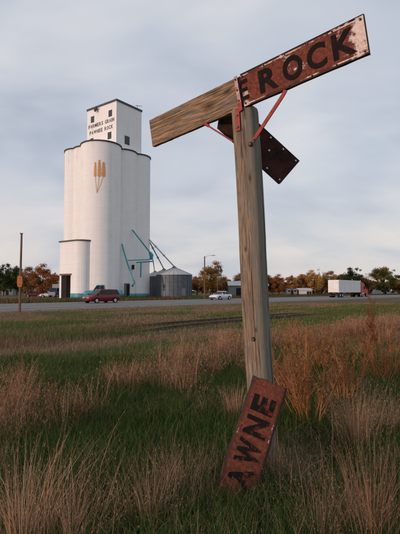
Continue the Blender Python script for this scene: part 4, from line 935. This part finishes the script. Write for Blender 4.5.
# weeds grown over the track
n = 30000; s_ = -15 + 75 * rng.random(n) ** 1.2; p = 12.6 + 3.6 * rng.random(n); x = RN.x * p + RU.x * s_; y = RN.y * p + RU.y * s_; u_ = x / np.maximum(y, .1)
dn = vnoise(s_ * .5, p * .9, 17); keep = (y > 8) & (np.abs(u_) < .5) & (rng.random(n) < np.where(u_ < -.12, 1.0, np.where(u_ < .02, 1.0, .8)) * (.3 + dn)); x, y, u_, p, s_ = x[keep], y[keep], u_[keep], p[keep], s_[keep]; n = len(x)
g1 = vnoise(s_ * .3, p * .8, 18); col = np.where((g1 > .45)[:, None], pick(GREEN + OLIVE, n), pick([(.20, .13, .08), (.26, .17, .10), (.16, .10, .065)], n))
v, l, c, cl_, _ = blades(basez(x, y), rng.uniform(.12, .34, n) * np.where(u_ < -.10, 1.15, .72), .006 + .0006 * y, rng.uniform(0, 6.28, n), rng.uniform(.1, .7, n), col, 2)
stuff('track_weeds', np_mesh('track_weeds', v, l, c, cl_), 'weeds grown over the left part of the railway track')
# weedy strip between road and elevator
n = 42000; s_ = rng.uniform(-25, 190, n); p = 53.6 + 26 * rng.random(n) ** 1.3; x = RN.x * p + RU.x * s_; y = RN.y * p + RU.y * s_
keep = np.abs(x) < .5 * y; x, y, p, s_ = x[keep], y[keep], p[keep], s_[keep]; n = len(x); g1 = vnoise(s_ * .2, p * .3, 9)
col = np.where((g1 > .5)[:, None], pick(GREEN + OLIVE, n), pick([(.13, .075, .045), (.17, .10, .055), (.10, .06, .04), (.20, .10, .05)], n))
v, l, c, cl_, _ = blades(np.stack([x, y, np.zeros(n)], 1), rng.uniform(.2, .6, n) * (.5 + vnoise(s_ * .35, p * .4, 10)), np.full(n, .09), rng.uniform(0, 6.28, n), rng.uniform(.1, .7, n), col, 2)
stuff('verge_weeds', np_mesh('verge_weeds', v, l, c, cl_), 'brown and green weeds in front of the elevator beyond the road')
# tall plumed grass
def plume_grass(base, h, lean, az, cols, wd, fl, fsz, segs=3, fcols=None, f0=.45):
    n = len(h); col = pick(cols, n); v, l, c, cl_, vs = blades(base, h, wd, az, lean, col, segs); parts = [(v, l, c, cl_)]
    if fl:
        t_ = rng.uniform(f0, 1, (n, fl)); top = vs[:, -1][:, None]; off = lean[:, None] * h[:, None] * t_ ** 1.8; up_ = h[:, None] * t_ * np.sqrt(np.maximum(1 - (lean[:, None] * t_ * .75) ** 2, .15))
        pos = np.stack([base[:, :1] + np.cos(az)[:, None] * off, base[:, 1:2] + np.sin(az)[:, None] * off, base[:, 2:] + up_], 2).reshape(-1, 3) + rng.normal(0, .004, (n * fl, 3))
        parts.append(flecks(pos, rng.uniform(.6, 1.5, n * fl) * np.repeat(fsz, fl), pick(fcols or cols, n * fl), 5.0, 2.4))
    return join(parts)
n0 = 5200; x, y = wedge(n0, 4.5, 40, 1.2, 1.0); k_ = red_mask(x, y) & (vnoise(x * .9 + 4, y * .9, 12) > .44); x, y = x[k_], y[k_]
m_ = 34; cx_, cy_ = np.repeat(x, m_), np.repeat(y, m_); n = len(cx_); ra = np.abs(rng.normal(0, .13, n)) * (1 + .02 * cy_); az = rng.uniform(0, 6.28, n)
bx2, by2 = cx_ + ra * np.cos(az), cy_ + ra * np.sin(az); hc = np.repeat(rng.uniform(.34, .74, len(x)) * (.55 + .85 * vnoise(x * 1.1, y * 1.1, 13)), m_); h = hc * rng.uniform(.6, 1.1, n)
print('RED', len(x), n)
far = np.clip(1 + (cy_ - 6) * .10, 1, 3.5)
stuff('red_brown_tall_grass', np_mesh('red_brown_tall_grass', *plume_grass(basez(bx2, by2), h, rng.uniform(.08, .8, n), az + rng.normal(0, .5, n), RED, .0048 * far, 5, .022 * far, 2, RED + STRAW[:2], .4)), 'tall reddish brown dry grass in a band behind the sign')
# matted dead grass lying between the tufts
n = 26000; x, y = wedge(n, 2.4, 12, .5, 1.3); mt_ = vnoise(x * 1.3 + 7, y * 1.3, 21); k_ = (mt_ + .25 * vnoise(x * 4, y * 4, 22) > .62) & (pers(x, y) < 9.5); x, y = x[k_], y[k_]; n = len(x)
v, l, c, cl_, _ = blades(basez(x, y) + np.array([0, 0, .03]), rng.uniform(.10, .34, n), rng.uniform(.003, .007, n), rng.uniform(0, 6.28, n) + 1.2 * vnoise(x * .9, y * .9, 23), rng.uniform(.75, 1.25, n), pick(STRAW + OLIVE + [(.20, .14, .10)], n), 3)
stuff('matted_dead_grass', np_mesh('matted_dead_grass', v, l, c, cl_), 'matted dead straw lying flat among the green grass')
# scattered dry stems near the camera
n = 3000; x, y = wedge(n, 2.5, 4.3, .4, 1.6); k_ = (vnoise(x * 1.6, y * 1.6, 14) > .6); x, y = x[k_], y[k_]; n = len(x)
stuff('dry_grass', np_mesh('dry_grass', *plume_grass(basez(x, y), rng.uniform(.18, .48, n), rng.uniform(.05, .6, n), rng.uniform(0, 6.28, n), STRAW, np.full(n, .004), 5, np.full(n, .012), 3, STRAW, .6)), 'sparse straw coloured dry stems among the near grass')
def clump(name, px, py, nst, hgt, spread, cols, label, fl=6, fsz=.013, wd=.0042, lean=(.1, .75), cat='grass clump', f0=.5, group=None, rad=.16):
    g = G(px, py); az = rng.uniform(0, 6.28, nst); ra = np.abs(rng.normal(0, rad, nst)); x, y = g.x + ra * np.cos(az), g.y + ra * np.sin(az)
    h = hgt * rng.uniform(.45, 1.08, nst); ln = rng.uniform(*lean, nst) * spread
    b_ = basez(x, y); z0 = float(gh(g.x, g.y)); org = np.array([g.x, g.y, z0])
    t_ = link(name, np_mesh(name, *plume_grass(b_ - org, h, ln, az + rng.normal(0, .35, nst), cols, np.full(nst, wd), fl, np.full(nst, fsz), 3, cols, f0)), MT['leaf'], loc=org, label=label, cat=cat)
    if group: t_['group'] = group
    return t_
PALE = [(0.463, 0.278, 0.168), (0.562, 0.358, 0.224), (0.351, 0.206, 0.123), (0.407, 0.232, 0.145)]
clump('dry_grass_clump', 22, 560, 360, .74, 1.0, PALE, 'big pinkish straw grass clump at the bottom left corner', rad=.24)
clump('dry_grass_clump', 70, 556, 200, .56, 1.0, PALE, 'straw grass clump beside the corner clump at bottom left', rad=.2)
clump('dry_grass_clump', 150, 535, 240, .52, .8, PALE + STRAW, 'pale grass tuft standing left of the fallen sign at the bottom', rad=.18)
clump('dry_grass_clump', 178, 500, 150, .40, .8, PALE, 'small pale tuft just left of the foot of the fallen sign')
clump('dry_grass_clump', 276, 488, 150, .40, .9, STRAW + PALE, 'straw tuft at the right side of the post foot', rad=.13)
clump('dry_grass_clump', 372, 556, 420, .66, 1.0, STRAW + RED[:2], 'brown dry grass clump at the bottom right corner', rad=.26)
clump('dry_grass_clump', 322, 560, 180, .5, 1.0, STRAW, 'thin straw tuft at the bottom edge right of the fallen sign', rad=.2)
clump('dry_grass_clump', 236, 420, 200, .50, .9, PALE, 'pale grass tuft against the left side of the post foot', rad=.14)
clump('feathery_grass_clump', 358, 455, 460, .80, .75, PALE, 'pale feathery grass clump in front of the orange weeds at right', fl=12, fsz=.013, wd=.003, rad=.13)
clump('feathery_grass_clump', 393, 440, 260, .62, .75, PALE, 'pale feathery grass tuft cut by the right edge', fl=10, fsz=.013, wd=.003)
# bushy rust-orange weeds
RUST = [(.40, .18, .075), (.32, .125, .055), (.48, .26, .12), (.24, .09, .05), (.30, .18, .10)]
def weed(name, px, py, nst, hgt, spread, label, cols=RUST, twig=10, lv=17, cat='weed', lsz=.03):
    g = G(px, py); org = Vector((g.x, g.y, float(gh(g.x, g.y)) - .01)); t_ = empty(name, org, label=label, cat=cat)
    rr = random.Random(int(px * 7 + py)); mb = MB(); pos = []
    for i in range(nst):
        a = rr.uniform(0, 6.28); ln = rr.uniform(.05, 1.15) * spread; hh_ = hgt * rr.uniform(.5, 1.0) * (1.08 - .4 * ln); r0 = rr.uniform(0, .17) * (spread > .1)
        pts = [Vector((r0 * math.cos(a) + math.cos(a) * ln * hh_ * f ** 1.15, r0 * math.sin(a) + math.sin(a) * ln * hh_ * f ** 1.15, hh_ * f)) + Vector((rr.gauss(0, .012), rr.gauss(0, .012), 0)) * (f > 0) for f in (0, .25, .5, .75, 1)]
        mb.tube(pts, [.008, .007, .0055, .004, .0018], 4, False)
        for k in range(twig):
            f = rr.uniform(.25, .95); j = min(3, int(f * 4)); p = pts[j].lerp(pts[j + 1], f * 4 - j); ta = rr.uniform(0, 6.28); tl2 = rr.uniform(.12, .34) * hgt * (1.1 - f * .75)
            e = p + Vector((math.cos(ta) * tl2 * .5, math.sin(ta) * tl2 * .5, tl2 * .85)); mid = (p + e) / 2 + Vector((math.cos(ta), math.sin(ta), 0)) * tl2 * .08
            mb.tube([p, mid, e], [.0034, .0026, .0013], 3, False)
            for q_ in range(lv): u_ = rr.uniform(.15, 1.05); b2 = p.lerp(mid, min(1, u_ * 2)) if u_ < .5 else mid.lerp(e, u_ * 2 - 1); pos.append(b2 + Vector((rr.gauss(0, .008), rr.gauss(0, .008), rr.gauss(0, .008))))
    me = mb.mesh('stem'); set_cols(me, pick([tuple(min(1, c * k) for c, k in zip(q_, (1.25, 1.25, .95))) for q_ in cols], len(me.vertices), .05)); link('stem', me, MT['leaf'], t_)
    cols = [tuple(c * k for c, k in zip(q_, (.80, .76, .90))) for q_ in cols]; n = len(pos); link('foliage', np_mesh('foliage', *flecks(np.array(pos), rng.uniform(.5, 1.4, n) * lsz, pick(cols, n), 4.0, .9)), MT['leaf'], t_); return t_
weed('orange_weed', 312, 432, 30, 1.42, .62, 'tall bushy rust orange weed right of the wooden post')
weed('orange_weed', 287, 405, 20, 1.05, .65, 'shorter rust orange weed close to the right side of the post')
weed('orange_weed', 345, 405, 22, 1.25, .6, 'rust orange weed right of the tallest one, above the feathery grass')
weed('orange_weed', 385, 385, 22, 1.2, .6, 'rust orange weed at the right edge behind the feathery tuft')
weed('orange_weed', 326, 372, 18, 1.2, .6, 'rust orange weed behind the tallest one')
weed('orange_weed', 366, 362, 18, 1.15, .7, 'rust orange weed beside the dark red dock stem')
weed('orange_weed', 300, 360, 16, 1.1, .7, 'farthest rust orange weed, low beside the post')
DOCK = [(.24, .075, .045), (.19, .06, .04), (.29, .11, .06)]
weed('dock_weed', 373, 372, 3, 1.55, .06, 'dark red upright dock weed rising against the road near the truck', DOCK, 34, 20, lsz=.028)
